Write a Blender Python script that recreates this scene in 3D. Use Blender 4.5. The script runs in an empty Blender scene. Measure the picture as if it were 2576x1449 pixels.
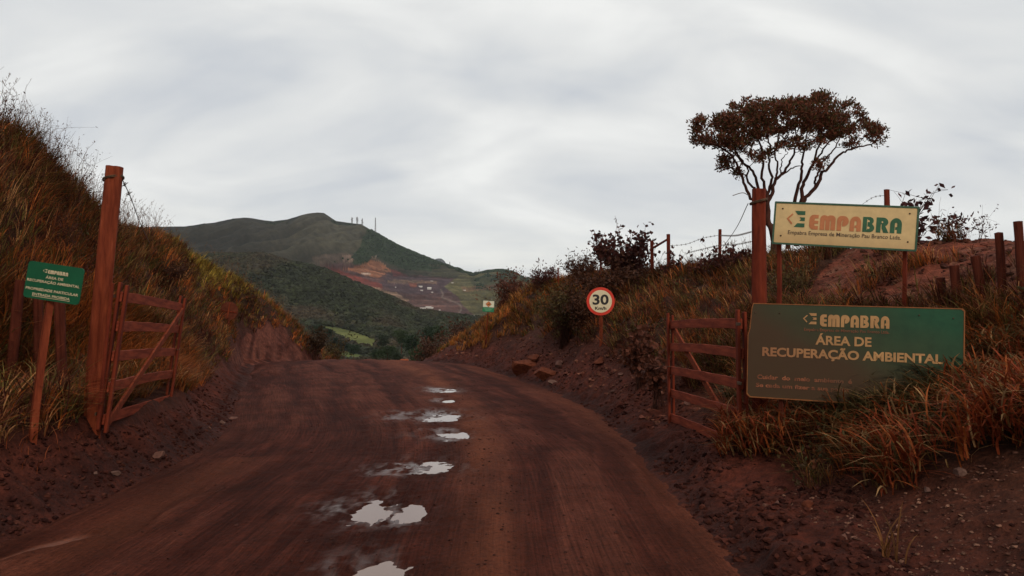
import bpy, math, random
import numpy as np
from mathutils import Vector, Matrix
R = math.radians
rng = np.random.default_rng(7)
random.seed(7)
C = bpy.context.scene.collection

# ------------------------------------------------------------------ camera, sky, sun, exposure
F, CX, CY = 1930.0, 1288.0, 724.5          # working frame 2576 x 1449
PITCH = R(2.4)
CAMZ = 1.6
cam = bpy.data.objects.new('camera', bpy.data.cameras.new('camera'))
C.objects.link(cam)
cam.location = (0, 0, CAMZ)
cam.rotation_euler = (R(90) + PITCH, 0, 0)
cam.data.sensor_width = 36.0
cam.data.lens = 36.0 * F / 2576.0
cam.data.clip_start = 0.05
cam.data.clip_end = 60000
S = bpy.context.scene
S.camera = cam
S.view_settings.view_transform = 'Standard'
S.view_settings.look = 'None'
S.view_settings.exposure = 0
S.view_settings.gamma = 1
S.view_settings.use_curve_mapping = False

SUN_EL, SUN_AZ = R(34), R(158)              # low soft light from behind the camera
w = bpy.data.worlds.new('World'); S.world = w; w.use_nodes = True
nt = w.node_tree; nt.nodes.clear()
def N(t, kind, **kw):
    n = t.nodes.new(kind)
    for k, v in kw.items():
        if k in n.inputs: n.inputs[k].default_value = v
        else: setattr(n, k, v)
    return n
def ramp(t, fac, stops):
    r = t.nodes.new('ShaderNodeValToRGB')
    e = r.color_ramp.elements
    while len(e) > 1: e.remove(e[-1])
    for i, (p, c) in enumerate(stops):
        x = e[0] if i == 0 else e.new(p)
        x.position = p
        x.color = (*c, 1) if len(c) == 3 else c
    t.links.new(fac, r.inputs[0])
    return r.outputs[0]
def mixc(t, fac, a, b, mode='MIX'):
    m = t.nodes.new('ShaderNodeMix'); m.data_type = 'RGBA'; m.blend_type = mode
    for i, v in ((0, fac), (6, a), (7, b)):
        if isinstance(v, (int, float)): m.inputs[i].default_value = v
        elif isinstance(v, tuple): m.inputs[i].default_value = (*v, 1)
        else: t.links.new(v, m.inputs[i])
    return m.outputs[2]
def mth(t, op, a, b=None, clamp=False):
    m = t.nodes.new('ShaderNodeMath'); m.operation = op; m.use_clamp = clamp
    for i, v in ((0, a), (1, b)):
        if v is None: continue
        if isinstance(v, (int, float)): m.inputs[i].default_value = v
        else: t.links.new(v, m.inputs[i])
    return m.outputs[0]
sky = N(nt, 'ShaderNodeTexSky', sky_type='NISHITA')
sky.sun_disc = False; sky.sun_elevation = SUN_EL; sky.sun_rotation = SUN_AZ
tc = nt.nodes.new('ShaderNodeTexCoord')
sep = nt.nodes.new('ShaderNodeSeparateXYZ'); nt.links.new(tc.outputs['Generated'], sep.inputs[0])
# cloud deck: project the view direction on a high flat layer, stretched into long streaks
zc = mth(nt, 'ADD', mth(nt, 'MAXIMUM', sep.outputs[2], 0.0), 0.50)
px = mth(nt, 'DIVIDE', sep.outputs[0], zc); py = mth(nt, 'DIVIDE', sep.outputs[1], zc)
com = nt.nodes.new('ShaderNodeCombineXYZ'); nt.links.new(px, com.inputs[0]); nt.links.new(py, com.inputs[1])
mp = nt.nodes.new('ShaderNodeMapping'); nt.links.new(com.outputs[0], mp.inputs[0])
mp.inputs['Rotation'].default_value = (0, 0, R(-28)); mp.inputs['Scale'].default_value = (1.5, 3.0, 1); mp.inputs['Location'].default_value = (7.7, 2.3, 0)
n1 = N(nt, 'ShaderNodeTexNoise', Scale=1.5, Detail=4.0, Roughness=0.45, Distortion=0.7); nt.links.new(mp.outputs[0], n1.inputs['Vector'])
n2 = N(nt, 'ShaderNodeTexNoise', Scale=3.4, Detail=7.0, Roughness=0.5, Distortion=0.5); nt.links.new(mp.outputs[0], n2.inputs['Vector'])
cf = mth(nt, 'ADD', mth(nt, 'MULTIPLY', n1.outputs[0], 0.8), mth(nt, 'MULTIPLY', n2.outputs[0], 0.2))
cloud = ramp(nt, cf, [(0.33, (0.60, 0.63, 0.67)), (0.42, (0.69, 0.71, 0.725)), (0.52, (0.78, 0.79, 0.785)), (0.64, (0.90, 0.905, 0.885))])
hz = ramp(nt, sep.outputs[2], [(0.0, (1, 1, 1)), (0.06, (0.75, 0.75, 0.75)), (0.16, (0, 0, 0))])
n3 = N(nt, 'ShaderNodeTexNoise', Scale=2.2, Detail=6.0, Roughness=0.55)
mp3 = nt.nodes.new('ShaderNodeMapping'); nt.links.new(tc.outputs['Generated'], mp3.inputs[0]); mp3.inputs['Scale'].default_value = (1.0, 1.0, 9.0)
nt.links.new(mp3.outputs[0], n3.inputs['Vector'])
hzc = ramp(nt, n3.outputs[0], [(0.38, (0.64, 0.68, 0.68)), (0.52, (0.78, 0.79, 0.77)), (0.63, (0.97, 0.96, 0.88))])
cl2 = mixc(nt, mth(nt, 'MULTIPLY', hz, 0.75), cloud, hzc)
SKYS = 0.1
sc_ = nt.nodes.new('ShaderNodeVectorMath'); sc_.operation = 'SCALE'; sc_.inputs['Scale'].default_value = 1.0 / SKYS
nt.links.new(cl2, sc_.inputs[0])
colr = mixc(nt, 0.97, sky.outputs[0], sc_.outputs[0])
bg = N(nt, 'ShaderNodeBackground', Strength=SKYS); nt.links.new(colr, bg.inputs[0])
wo = nt.nodes.new('ShaderNodeOutputWorld'); nt.links.new(bg.outputs[0], wo.inputs[0])
sl = bpy.data.lights.new('sun', 'SUN'); sl.energy = 1.5; sl.angle = R(16); sl.color = (1, 0.86, 0.70)
sun = bpy.data.objects.new('sun', sl); C.objects.link(sun)
sd = Vector((math.sin(SUN_AZ) * math.cos(SUN_EL), math.cos(SUN_AZ) * math.cos(SUN_EL), math.sin(SUN_EL)))
sun.rotation_euler = sd.to_track_quat('Z', 'Y').to_euler()

# ------------------------------------------------------------------ helpers
_c, _s = math.cos(PITCH), math.sin(PITCH)
def img(x, y, Y):
    """world point on the ray of working-frame pixel (x, y) at world depth Y"""
    a = (np.asarray(x, float) - CX) / F; b = (CY - np.asarray(y, float)) / F
    dy = _c - b * _s; dz = _s + b * _c
    k = Y / dy
    return np.stack([a * k, np.broadcast_to(np.asarray(Y, float), np.shape(a * k)), CAMZ + dz * k], -1)
def V(x, y, Y): return Vector(img(x, y, Y).tolist())
def proj(P):
    X, Yy, Z = P[..., 0], P[..., 1], P[..., 2] - CAMZ
    fw = Yy * _c + Z * _s; up = -Yy * _s + Z * _c
    fw = np.where(fw < 0.1, 0.1, fw)
    return CX + F * X / fw, CY - F * up / fw
def inpoly(x, y, poly):
    r = np.zeros(np.shape(x), bool); n = len(poly)
    for i in range(n):
        x0, y0 = poly[i]; x1, y1 = poly[(i + 1) % n]
        if y0 == y1: continue
        c = ((y0 > y) != (y1 > y)) & (x < (x1 - x0) * (y - y0) / (y1 - y0) + x0)
        r ^= c
    return r
def _h(i, j, s):
    n = (i * 374761393 + j * 668265263 + s * 1442695041) & 0xFFFFFFFF
    n = ((n ^ (n >> 13)) * 1274126177) & 0xFFFFFFFF
    return ((n ^ (n >> 16)) & 0xFFFF) / 65535.0
def vn(x, y, s=0):
    xi = np.floor(x).astype(np.int64); yi = np.floor(y).astype(np.int64)
    u = x - xi; v = y - yi; u = u * u * (3 - 2 * u); v = v * v * (3 - 2 * v)
    a = _h(xi, yi, s); b = _h(xi + 1, yi, s); c = _h(xi, yi + 1, s); d = _h(xi + 1, yi + 1, s)
    return a + (b - a) * u + (c - a) * v + (a - b - c + d) * u * v
def fbm(x, y, o=4, s=0, g=0.5):
    t = 0; a = 1; n = 0
    for k in range(o):
        t = t + a * vn(x * 2 ** k + 17.3 * k, y * 2 ** k - 9.1 * k, s + k); n += a; a *= g
    return t / n - 0.5
def sm(a, k):
    ker = np.exp(-np.linspace(-2, 2, 2 * k + 1) ** 2); ker /= ker.sum()
    p = np.concatenate([2 * a[0] - a[k:0:-1], a, 2 * a[-1] - a[-2:-k - 2:-1]])
    return np.convolve(p, ker, 'valid')

MATS = {}
def bsdf_mat(name):
    m = bpy.data.materials.new(name); m.use_nodes = True
    t = m.node_tree; b = t.nodes['Principled BSDF']
    MATS[name] = m
    return m, t, b
def addbump(t, b, h, strength, dist):
    bp = N(t, 'ShaderNodeBump', Strength=strength, Distance=dist)
    t.links.new(h, bp.inputs['Height']); t.links.new(bp.outputs[0], b.inputs['Normal'])
    return bp
def noise_mat(name, c1, c2, scale=8, rough=0.8, bump=0.3, dist=0.01, stretch=(1, 1, 1), c3=None, spec=0.1, det=6):
    m, t, b = bsdf_mat(name)
    tc = t.nodes.new('ShaderNodeTexCoord'); mp = t.nodes.new('ShaderNodeMapping'); mp.inputs['Scale'].default_value = stretch
    t.links.new(tc.outputs['Object'], mp.inputs[0])
    n = N(t, 'ShaderNodeTexNoise', Scale=scale, Detail=det, Roughness=0.62); t.links.new(mp.outputs[0], n.inputs['Vector'])
    st = [(0.33, c1), (0.62, c2)] + ([(0.75, c3)] if c3 else [])
    t.links.new(ramp(t, n.outputs[0], st), b.inputs['Base Color'])
    b.inputs['Roughness'].default_value = rough
    b.inputs['Specular IOR Level'].default_value = spec
    if bump:
        n2 = N(t, 'ShaderNodeTexNoise', Scale=scale * 4, Detail=5.0, Roughness=0.7); t.links.new(mp.outputs[0], n2.inputs['Vector'])
        addbump(t, b, n2.outputs[0], bump, dist)
    return m
def attr_mat(name, rough=0.75, transl=0.25, spec=0.2, var=0.0, scale=3):
    m, t, b = bsdf_mat(name)
    a = N(t, 'ShaderNodeAttribute'); a.attribute_name = 'Col'
    col = a.outputs['Color']
    if var:
        g = t.nodes.new('ShaderNodeNewGeometry')
        n = N(t, 'ShaderNodeTexNoise', Scale=scale, Detail=4.0); t.links.new(g.outputs['Position'], n.inputs['Vector'])
        f = ramp(t, n.outputs[0], [(0.3, (1 - var,) * 3), (0.7, (1 + var,) * 3)])
        col = mixc(t, 1.0, col, f, 'MULTIPLY')
    t.links.new(col, b.inputs['Base Color'])
    b.inputs['Roughness'].default_value = rough
    b.inputs['Specular IOR Level'].default_value = spec
    if transl:
        tr = t.nodes.new('ShaderNodeBsdfTranslucent'); t.links.new(col, tr.inputs[0])
        mx = t.nodes.new('ShaderNodeMixShader'); mx.inputs[0].default_value = transl
        t.links.new(b.outputs[0], mx.inputs[1]); t.links.new(tr.outputs[0], mx.inputs[2])
        t.links.new(mx.outputs[0], t.nodes['Material Output'].inputs[0])
    return m

def tag(o, label=None, cat=None, group=None, kind=None):
    if label: o['label'] = label
    if cat: o['category'] = cat
    if group: o['group'] = group
    if kind: o['kind'] = kind
    return o
def link(name, me, mat=None, parent=None, loc=None):
    o = bpy.data.objects.new(name, me); C.objects.link(o)
    if mat is not None and me is not None and not me.materials: me.materials.append(mat)
    if parent: o.parent = parent
    if loc is not None: o.location = loc
    return o
def empty(name, loc):
    o = bpy.data.objects.new(name, None); C.objects.link(o); o.location = loc; o.empty_display_size = 0.1
    return o
def npmesh(name, verts, tris=None, quads=None, col=None, smooth=False, attrs=None, uv=None):
    me = bpy.data.meshes.new(name)
    verts = np.asarray(verts, np.float32).reshape(-1, 3)
    me.vertices.add(len(verts)); me.vertices.foreach_set('co', verts.ravel())
    nt_ = 0 if tris is None else len(tris); nq = 0 if quads is None else len(quads)
    li = []
    if nq: li.append(np.asarray(quads, np.int32).ravel())
    if nt_: li.append(np.asarray(tris, np.int32).ravel())
    li = np.concatenate(li)
    st = np.concatenate([np.arange(nq) * 4, nq * 4 + np.arange(nt_) * 3]).astype(np.int32)
    me.loops.add(len(li)); me.loops.foreach_set('vertex_index', li)
    me.polygons.add(nq + nt_); me.polygons.foreach_set('loop_start', st)
    me.polygons.foreach_set('use_smooth', np.full(nq + nt_, smooth))
    if col is not None:
        a = me.color_attributes.new('Col', 'FLOAT_COLOR', 'POINT')
        c4 = np.ones((len(verts), 4), np.float32); c4[:, :3] = col
        a.data.foreach_set('color', c4.ravel())
    for k, v in (attrs or {}).items():
        a = me.attributes.new(k, 'FLOAT', 'POINT'); a.data.foreach_set('value', np.asarray(v, np.float32).ravel())
    if uv is not None:
        u = me.uv_layers.new(name='UVMap')
        u.data.foreach_set('uv', np.asarray(uv, np.float32)[li].ravel())
    me.update(calc_edges=True)
    return me
def gridq(nr, nc):
    i = np.arange(nr - 1)[:, None] * nc + np.arange(nc - 1)[None]
    return np.stack([i, i + 1, i + nc + 1, i + nc], -1).reshape(-1, 4)
def pymesh(name, verts, faces, smooth=False):
    me = bpy.data.meshes.new(name); me.from_pydata([tuple(v) for v in verts], [], faces)
    if smooth: me.polygons.foreach_set('use_smooth', [True] * len(me.polygons))
    me.update(); return me
def box_mesh(name, sx, sy, sz, bev=0.004, z0=None):
    """box with chamfered long edges, centred (or standing on z0)"""
    import bmesh
    bm = bmesh.new(); bmesh.ops.create_cube(bm, size=1)
    bmesh.ops.scale(bm, vec=(sx, sy, sz), verts=bm.verts)
    if bev: bmesh.ops.bevel(bm, geom=bm.edges[:], offset=bev, segments=1, affect='EDGES')
    if z0 is not None: bmesh.ops.translate(bm, vec=(0, 0, sz / 2 + z0), verts=bm.verts)
    me = bpy.data.meshes.new(name); bm.to_mesh(me); bm.free(); return me
def tubes(lines, sides=5, col=None):
    """lines: list of (pts Nx3, radii N) -> verts, quads"""
    VV, QQ, n0 = [], [], 0
    ang = np.linspace(0, 2 * np.pi, sides, endpoint=False)
    for pts, rad in lines:
        pts = np.asarray(pts, float); rad = np.broadcast_to(np.asarray(rad, float), (len(pts),))
        tg = np.gradient(pts, axis=0); tg /= np.linalg.norm(tg, axis=1, keepdims=True) + 1e-9
        ref = np.array([0.0, 0, 1]) if abs(tg[0, 2]) < 0.9 else np.array([1.0, 0, 0])
        a = np.cross(tg, ref); a /= np.linalg.norm(a, axis=1, keepdims=True) + 1e-9
        b = np.cross(tg, a)
        ring = pts[:, None] + rad[:, None, None] * (np.cos(ang)[None, :, None] * a[:, None] + np.sin(ang)[None, :, None] * b[:, None])
        n = len(pts)
        i = np.arange(n - 1)[:, None] * sides; j = np.arange(sides)[None]; j2 = (j + 1) % sides
        q = np.stack([i + j, i + j2, i + sides + j2, i + sides + j], -1).reshape(-1, 4) + n0
        VV.append(ring.reshape(-1, 3)); QQ.append(q); n0 += n * sides
    return np.concatenate(VV), np.concatenate(QQ)
def smooth_line(pts, n=4):
    """Catmull-Rom through points"""
    P = np.asarray(pts, float); P = np.vstack([2 * P[0] - P[1], P, 2 * P[-1] - P[-2]]); out = []
    for i in range(1, len(P) - 2):
        for k in range(n):
            t = k / n
            out.append(0.5 * ((2 * P[i]) + (-P[i - 1] + P[i + 1]) * t + (2 * P[i - 1] - 5 * P[i] + 4 * P[i + 1] - P[i + 2]) * t * t + (-P[i - 1] + 3 * P[i] - 3 * P[i + 1] + P[i + 2]) * t ** 3))
    out.append(P[-2]); return np.array(out)
def leaves(cen, dirs, L, W, col, fold=0.25):
    """pointed leaves: 4 tris each, folded along the midrib"""
    n = len(cen); d = dirs / (np.linalg.norm(dirs, axis=1, keepdims=True) + 1e-9)
    r = rng.normal(size=(n, 3)); s = np.cross(d, r); s /= np.linalg.norm(s, axis=1, keepdims=True) + 1e-9
    u = np.cross(s, d)
    L = np.broadcast_to(L, (n,))[:, None]; W = np.broadcast_to(W, (n,))[:, None]
    b = cen; t = cen + d * L; m = cen + d * L * 0.5 - u * W * fold
    l = cen + d * L * 0.55 + s * W * 0.5; q = cen + d * L * 0.55 - s * W * 0.5
    Vv = np.stack([b, l, t, q, m], 1).reshape(-1, 3)
    i = np.arange(n)[:, None] * 5
    T = np.concatenate([i + [0, 4, 1], i + [1, 4, 2], i + [0, 3, 4], i + [3, 2, 4]])
    return Vv, T, np.repeat(col, 5, axis=0)
def blades(base, head, L, W, bend, col, seg=2, up=None):
    """curved tapering grass blades"""
    n = len(base); W = np.broadcast_to(W, (n,)); hd = np.stack([np.cos(head), np.sin(head), np.zeros(n)], 1); sd = np.stack([-np.sin(head), np.cos(head), np.zeros(n)], 1)
    up = np.array([[0, 0, 1.0]]) if up is None else up
    vs = []
    ts = np.linspace(0, 1, seg + 1)
    for t in ts:
        h = L * (t - 0.25 * bend * t * t)
        o = L * (0.42 * bend * t * t + 0.08 * t)
        c = base + up * h[:, None] + hd * o[:, None]
        if t < 1:
            wd = (W * (0.6 + 0.8 * t - 1.1 * t * t) * 0.5)[:, None]
            vs += [c - sd * wd, c + sd * wd]
        else: vs.append(c)
    m = 2 * seg + 1
    Vv = np.stack(vs, 1).reshape(-1, 3)
    i = np.arange(n)[:, None] * m
    Q = np.concatenate([i + [2 * k, 2 * k + 1, 2 * k + 3, 2 * k + 2] for k in range(seg - 1)]) if seg > 1 else None
    T = i + [2 * seg - 2, 2 * seg - 1, 2 * seg]
    cc = np.repeat(col, m, axis=0).reshape(n, m, 3).copy()
    return Vv, T, Q, cc.reshape(-1, 3)

# ------------------------------------------------------------------ materials
M_wood = noise_mat('painted_wood', (0.080, 0.013, 0.007), (0.165, 0.028, 0.012), 3, 0.8, 0.5, 0.006, (6, 6, 1), c3=(0.21, 0.045, 0.02))
M_woodl = noise_mat('painted_wood_pale', (0.11, 0.020, 0.009), (0.22, 0.045, 0.018), 3, 0.8, 0.5, 0.006, (6, 6, 1), c3=(0.30, 0.08, 0.038))
M_board = noise_mat('gate_board_wood', (0.11, 0.019, 0.010), (0.27, 0.052, 0.024), 3, 0.8, 0.6, 0.006, (1, 6, 8), c3=(0.30, 0.075, 0.035))
M_oldwood = noise_mat('dusty_old_wood', (0.045, 0.010, 0.006), (0.10, 0.022, 0.011), 3, 0.85, 0.6, 0.01, (5, 5, 1))
M_metal = noise_mat('rusty_sign_back', (0.075, 0.018, 0.010), (0.13, 0.035, 0.018), 9, 0.7, 0.1, 0.002)
M_wire = noise_mat('wire_steel', (0.10, 0.085, 0.075), (0.20, 0.17, 0.15), 30, 0.5, 0)
M_bolt = noise_mat('bolt_steel', (0.05, 0.03, 0.02), (0.12, 0.07, 0.04), 30, 0.5, 0)
M_leaf = attr_mat('leaf', 0.6, 0.2, 0.1)
M_grass = attr_mat('grass_blade', 0.65, 0.3, 0.08)
M_bark = noise_mat('bark', (0.035, 0.014, 0.010), (0.075, 0.028, 0.019), 12, 0.9, 0.6, 0.01, (1, 1, .3))
M_far = attr_mat('far_foliage', 0.85, 0.0, 0.1)

# ------------------------------------------------------------------ local ground: a road in a cutting, lofted from cross sections
def col_interp(Y, ys, vs): return np.interp(Y, ys, vs)
Ys = np.concatenate([np.arange(-24, 3.5, 0.6), np.arange(3.5, 14, 0.06), np.arange(14, 30, 0.1), np.arange(30, 62, 0.4)])
def prof(ys, vs):
    g = np.arange(-26, 66, 0.25); return np.interp(Ys, g, sm(np.interp(g, ys, vs), 7))
def prof_at(Y, ys, vs):
    g = np.arange(-26, 66, 0.25); return np.interp(Y, g, sm(np.interp(g, ys, vs), 7))
ZR = ([-30, 8, 20, 26, 30, 35, 42, 66], [0, 0, .05, .11, .02, -.35, -1.2, -4.6])
LT = ([-30, 0, 5.3, 8.6, 11, 14, 20, 27, 35, 42, 66], [-3.7, -3.7, -3.85, -3.88, -4.2, -5.2, -7.0, -9.2, -9.4, -9.6, -10])
RT = ([-30, 4.8, 9, 13.7, 19.3, 25.7, 29, 34, 42, 66], [1.5, 1.55, 1.68, 1.5, .62, -1.17, -2.8, -4.1, -4.6, -5])
zr = prof(*ZR); lt = prof(*LT); rt = prof(*RT)
def P2(ys, dxs, zs): return prof(ys, dxs), prof(ys, zs)
l2 = P2([-30, 5, 8, 11, 14, 20, 27, 35, 42, 66], [-.7, -.62, -.37, -.46, -.8, -.7, -.55, -.5, -.4, -.4], [.55, .55, .56, .50, .6, .8, 1.3, .6, -.8, -4])
l3 = P2([-30, 5, 8, 11, 14, 20, 27, 35, 42, 66], [-2, -2, -1.8, -1.6, -1.8, -1.7, -1.2, -1.0, -.8, -.8], [.9, .9, .9, 1.2, 1.8, 2.2, 2.9, 1.9, -.2, -3.8])
lrX = prof([-30, 5, 11.5, 15, 18, 22, 26, 28, 32, 36, 40, 45, 66], [-7.3, -7.3, -7.7, -8.5, -9.2, -10.2, -11.4, -11.4, -11.2, -11, -10.7, -11, -12])
lrZ = prof([-30, 5, 11.5, 15, 18, 22, 26, 28, 32, 36, 40, 45, 66], [4.3, 4.4, 4.4, 4.0, 3.5, 3.85, 4.1, 3.6, 3.0, 1.95, .6, -.8, -4])
r2 = P2([-30, 4, 8, 10.4, 14, 16, 19, 26, 34, 42, 66], [1, 1, 1, .9, 1, 1, 1.1, 1, .9, .8, .8], [.25, .25, .42, .42, .75, .98, 1.12, .85, .3, -1, -4])
r3 = P2([-30, 4, 8, 10.4, 14, 19, 26, 34, 42, 66], [2.6, 2.6, 2.8, 2.6, 2.6, 2.6, 2.5, 2.0, 1.8, 1.8], [.75, .75, 1.1, 1.45, 1.95, 2.25, 2.1, 1.0, -.6, -4])
rrD = prof([-30, 4, 10, 14, 17, 21, 24, 28, 32, 36, 40, 46, 66], [5.5, 5.3, 5.1, 4.6, 4.3, 4.0, 3.7, 4.1, 4.3, 3.6, 2.8, 2.4, 2.4])
rrZ = prof([-30, 4, 10, 14, 17, 21, 24, 28, 32, 36, 40, 46, 66], [2.2, 2.3, 2.6, 2.85, 2.8, 2.75, 3.0, 3.0, 2.75, 1.8, 1.0, -.6, -4.4])
nY = len(Ys)
def loft(ctrl, subs):
    """ctrl: list of (X, Z) arrays per row -> X, Z grids"""
    Xs, Zs, Us = [], [], []
    K = len(ctrl)
    CXs = np.stack([c[0] for c in ctrl], 1); CZs = np.stack([c[1] for c in ctrl], 1)
    for k in range(K - 1):
        n = subs[k]
        for i in range(n + (1 if k == K - 2 else 0)):
            t = i / n
            Xs.append(CXs[:, k] * (1 - t) + CXs[:, k + 1] * t)
            # Catmull-Rom in Z for rounded shoulders
            p0 = CZs[:, max(k - 1, 0)]; p1 = CZs[:, k]; p2 = CZs[:, k + 1]; p3 = CZs[:, min(k + 2, K - 1)]
            zc_ = 0.5 * (2 * p1 + (p2 - p0) * t + (2 * p0 - 5 * p1 + 4 * p2 - p3) * t * t + (-p0 + 3 * p1 - 3 * p2 + p3) * t ** 3)
            zl = p1 * (1 - t) + p2 * t
            Zs.append(zc_ * 0.5 + zl * 0.5)
            Us.append(k + t)
    return np.stack(Xs, 1), np.stack(Zs, 1), np.array(Us)
YY = Ys[:, None]
def relief(X, Z, U, side):
    # side normal is roughly horizontal-up; displace both z and x so steep faces gain texture
    steep = np.clip(1.0 - np.abs(U - 2.7) / 2.0, 0, 1)[None]
    toe = np.clip(1 - np.abs(U - 0.9) / 1.0, 0, 1)[None]
    yy = np.broadcast_to(YY, X.shape)
    s = yy * 1.0; q = (X * 0.8 + Z * 1.3)
    big = fbm(s * 0.45, q * 0.5, 3, 5 + side) * 0.55
    med = fbm(s * 1.6, q * 1.8, 4, 15 + side) * 0.28
    fin = fbm(s * 7, q * 7, 3, 25 + side) * 0.07
    lum = np.maximum(fbm(s * 3.3, q * 3.3, 4, 35 + side, 0.6), -0.1) * 0.32
    d = (big * 0.7 + med) * np.clip((U - 0.8) / 1.0, 0, 1)[None] + fin + lum * np.clip(toe * 1.2, 0.12, 1)
    d *= np.clip(U / 0.5, 0, 1)[None]
    return X + side * d * 0.35 * steep * -1, Z + d * (1 - 0.3 * steep)
lc = [(lt + .25, zr - .06), (lt - .22, zr + prof([-30, 4.5, 6, 10, 12, 66], [.10, .10, .33, .30, .10, .10])), (lt + l2[0], l2[1]), (lt + l3[0], l3[1]), (lrX, lrZ), (lrX - 2.5, lrZ + .05), (lrX - 9, lrZ - 1.5), (lrX - 60, lrZ - 9)]
rc = [(rt - .25, zr - .06), (rt + .22, zr + .11), (rt + r2[0], r2[1]), (rt + r3[0], r3[1]), (rt + rrD, rrZ), (rt + rrD + 2.5, rrZ + .0), (rt + rrD + 9, rrZ - 1.2), (rt + rrD + 60, rrZ - 9)]
subs = [7, 22, 26, 34, 12, 8, 8]
LX, LZ, LU = loft(lc, subs); LX, LZ = relief(LX, LZ, LU, -1)
RX, RZ, RU = loft(rc, subs)
# gravel mound in the right foreground and a hollow behind it
RZ = RZ + 0.30 * np.exp(-((RX - 3.55) / 0.8) ** 2 - ((YY - 5.0) / 1.1) ** 2)
RX, RZ = relief(RX, RZ, RU, 1)
def bank_color(X, Z, U, side):
    yy = np.broadcast_to(YY, X.shape)
    P = np.stack([X, yy, Z], -1); ix, iy = proj(P)
    base = np.array([0.070, 0.0170, 0.0100]); col = np.broadcast_to(base, X.shape + (3,)).copy()
    veg = np.array([0.046, 0.017, 0.009])
    t = np.clip(U - 1.6, 0, 1)[None, :, None]; col = col * (1 - t) + veg * t
    n = fbm(yy * 1.3, (X + Z) * 1.3, 4, 50)[..., None]; col *= 1 + 1.1 * n
    tt = np.exp(-((U - 0.55) / 0.4) ** 2)[None, :, None]          # dark damp churned berm
    dk = np.array([0.026, 0.008, 0.006]); col = col * (1 - .75 * tt) + dk * .75 * tt
    if side > 0:
        m = inpoly(ix, iy, BARE_R) & (np.broadcast_to(U[None], X.shape) > 1.5)
        m = m.astype(float)[..., None]
        rk = np.array([0.135, 0.038, 0.022]) * (1 + 1.5 * fbm(yy * 2.2, (X + Z * 1.5) * 2.2, 4, 61)[..., None])
        rk2 = np.array([0.20, 0.095, 0.062]); f = np.clip(fbm(yy * 5, Z * 5 + X, 3, 66)[..., None] * 5 - .35, 0, 1)
        rk = rk * (1 - f * .6) + rk2 * f * .6
        col = col * (1 - m) + rk * m
    else:
        m = inpoly(ix + fbm(yy * 1.1, Z * 1.5, 3, 73) * 50, iy + fbm(yy * 1.3, Z * 1.3, 3, 74) * 50, BARE_L).astype(float)[..., None]
        f = np.clip(.5 + 3 * fbm((yy - Z * 1.6) * 2.4, Z * 2.0 + X, 4, 71, .6)[..., None], 0, 1)
        rk = np.array([0.060, 0.014, 0.008]) * (1 - f) + np.array([0.155, 0.048, 0.030]) * f
        col = col * (1 - m) + rk * m
    return col
BARE_R = [(1985, 790), (2060, 690), (2130, 625), (2330, 590), (2576, 560), (2700, 560), (2700, 720), (2500, 800), (2430, 790)]
BARE_L = [(585, 915), (590, 868), (640, 822), (690, 818), (750, 862), (805, 915)]
LC = bank_color(LX, LZ, LU, -1); RC = bank_color(RX, RZ, RU, 1)
# road skirt below the road sheet joins both banks into one ground
def sheet(X, Z): return np.stack([X, np.broadcast_to(YY, X.shape), Z], -1)
mid = np.linspace(0, 1, 12)[None]
MX = LX[:, :1] * (1 - mid) + RX[:, :1] * mid; MZ = LZ[:, :1] * (1 - mid) + RZ[:, :1] * mid - 0.12 * np.sin(mid * np.pi) - 0.02
MC = np.broadcast_to(np.array([0.07, 0.027, 0.02]), MX.shape + (3,))
GX = np.concatenate([LX[:, ::-1], MX[:, 1:-1], RX], 1); GZ = np.concatenate([LZ[:, ::-1], MZ[:, 1:-1], RZ], 1)
GC = np.concatenate([LC[:, ::-1], MC[:, 1:-1], RC], 1)
me = npmesh('ground', sheet(GX, GZ), quads=gridq(*GX.shape), col=GC.reshape(-1, 3), smooth=True)
m, t, b = bsdf_mat('red_earth')
a = N(t, 'ShaderNodeAttribute'); a.attribute_name = 'Col'
g = t.nodes.new('ShaderNodeNewGeometry')
n = N(t, 'ShaderNodeTexNoise', Scale=9.0, Detail=8.0, Roughness=0.7); t.links.new(g.outputs['Position'], n.inputs['Vector'])
vo = N(t, 'ShaderNodeTexVoronoi', Scale=26.0); t.links.new(g.outputs['Position'], vo.inputs['Vector'])
f = ramp(t, n.outputs[0], [(0.3, (0.45,) * 3), (0.5, (0.95,) * 3), (0.72, (1.75, 1.7, 1.65))])
t.links.new(mixc(t, 1.0, a.outputs['Color'], f, 'MULTIPLY'), b.inputs['Base Color'])
b.inputs['Roughness'].default_value = 0.9; b.inputs['Specular IOR Level'].default_value = 0.12
hh = mth(t, 'ADD', n.outputs[0], mth(t, 'MULTIPLY', vo.outputs[0], -0.35))
addbump(t, b, hh, 0.9, 0.05)
ground = link('ground', me, m); tag(ground, kind='structure')
def ground_pt(x, y, side=None):
    """first hit of the ray of pixel (x,y) with the lofted banks (numerical)"""
    best = None
    o = np.array([0, 0, CAMZ])
    for (X, Z) in ((GX, GZ),):
        P = np.stack([X, np.broadcast_to(YY, X.shape), Z], -1)
        ix, iy = proj(P)
        d = (ix - x) ** 2 + (iy - y) ** 2
        d = np.where(P[..., 1] < 3.6, 1e9, d)
        k = np.where(d < d.min() + 30)
        j = np.argmin(P[..., 1][k]); best = P[k][j]
    return best
def gz(x, y):
    """ground height at world x, y"""
    r = np.searchsorted(Ys, y); r = min(max(r, 1), nY - 1)
    f = (y - Ys[r - 1]) / (Ys[r] - Ys[r - 1])
    def at(i):
        o = np.argsort(GX[i]); return np.interp(x, GX[i][o], GZ[i][o])
    return at(r - 1) * (1 - f) + at(r) * f

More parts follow.
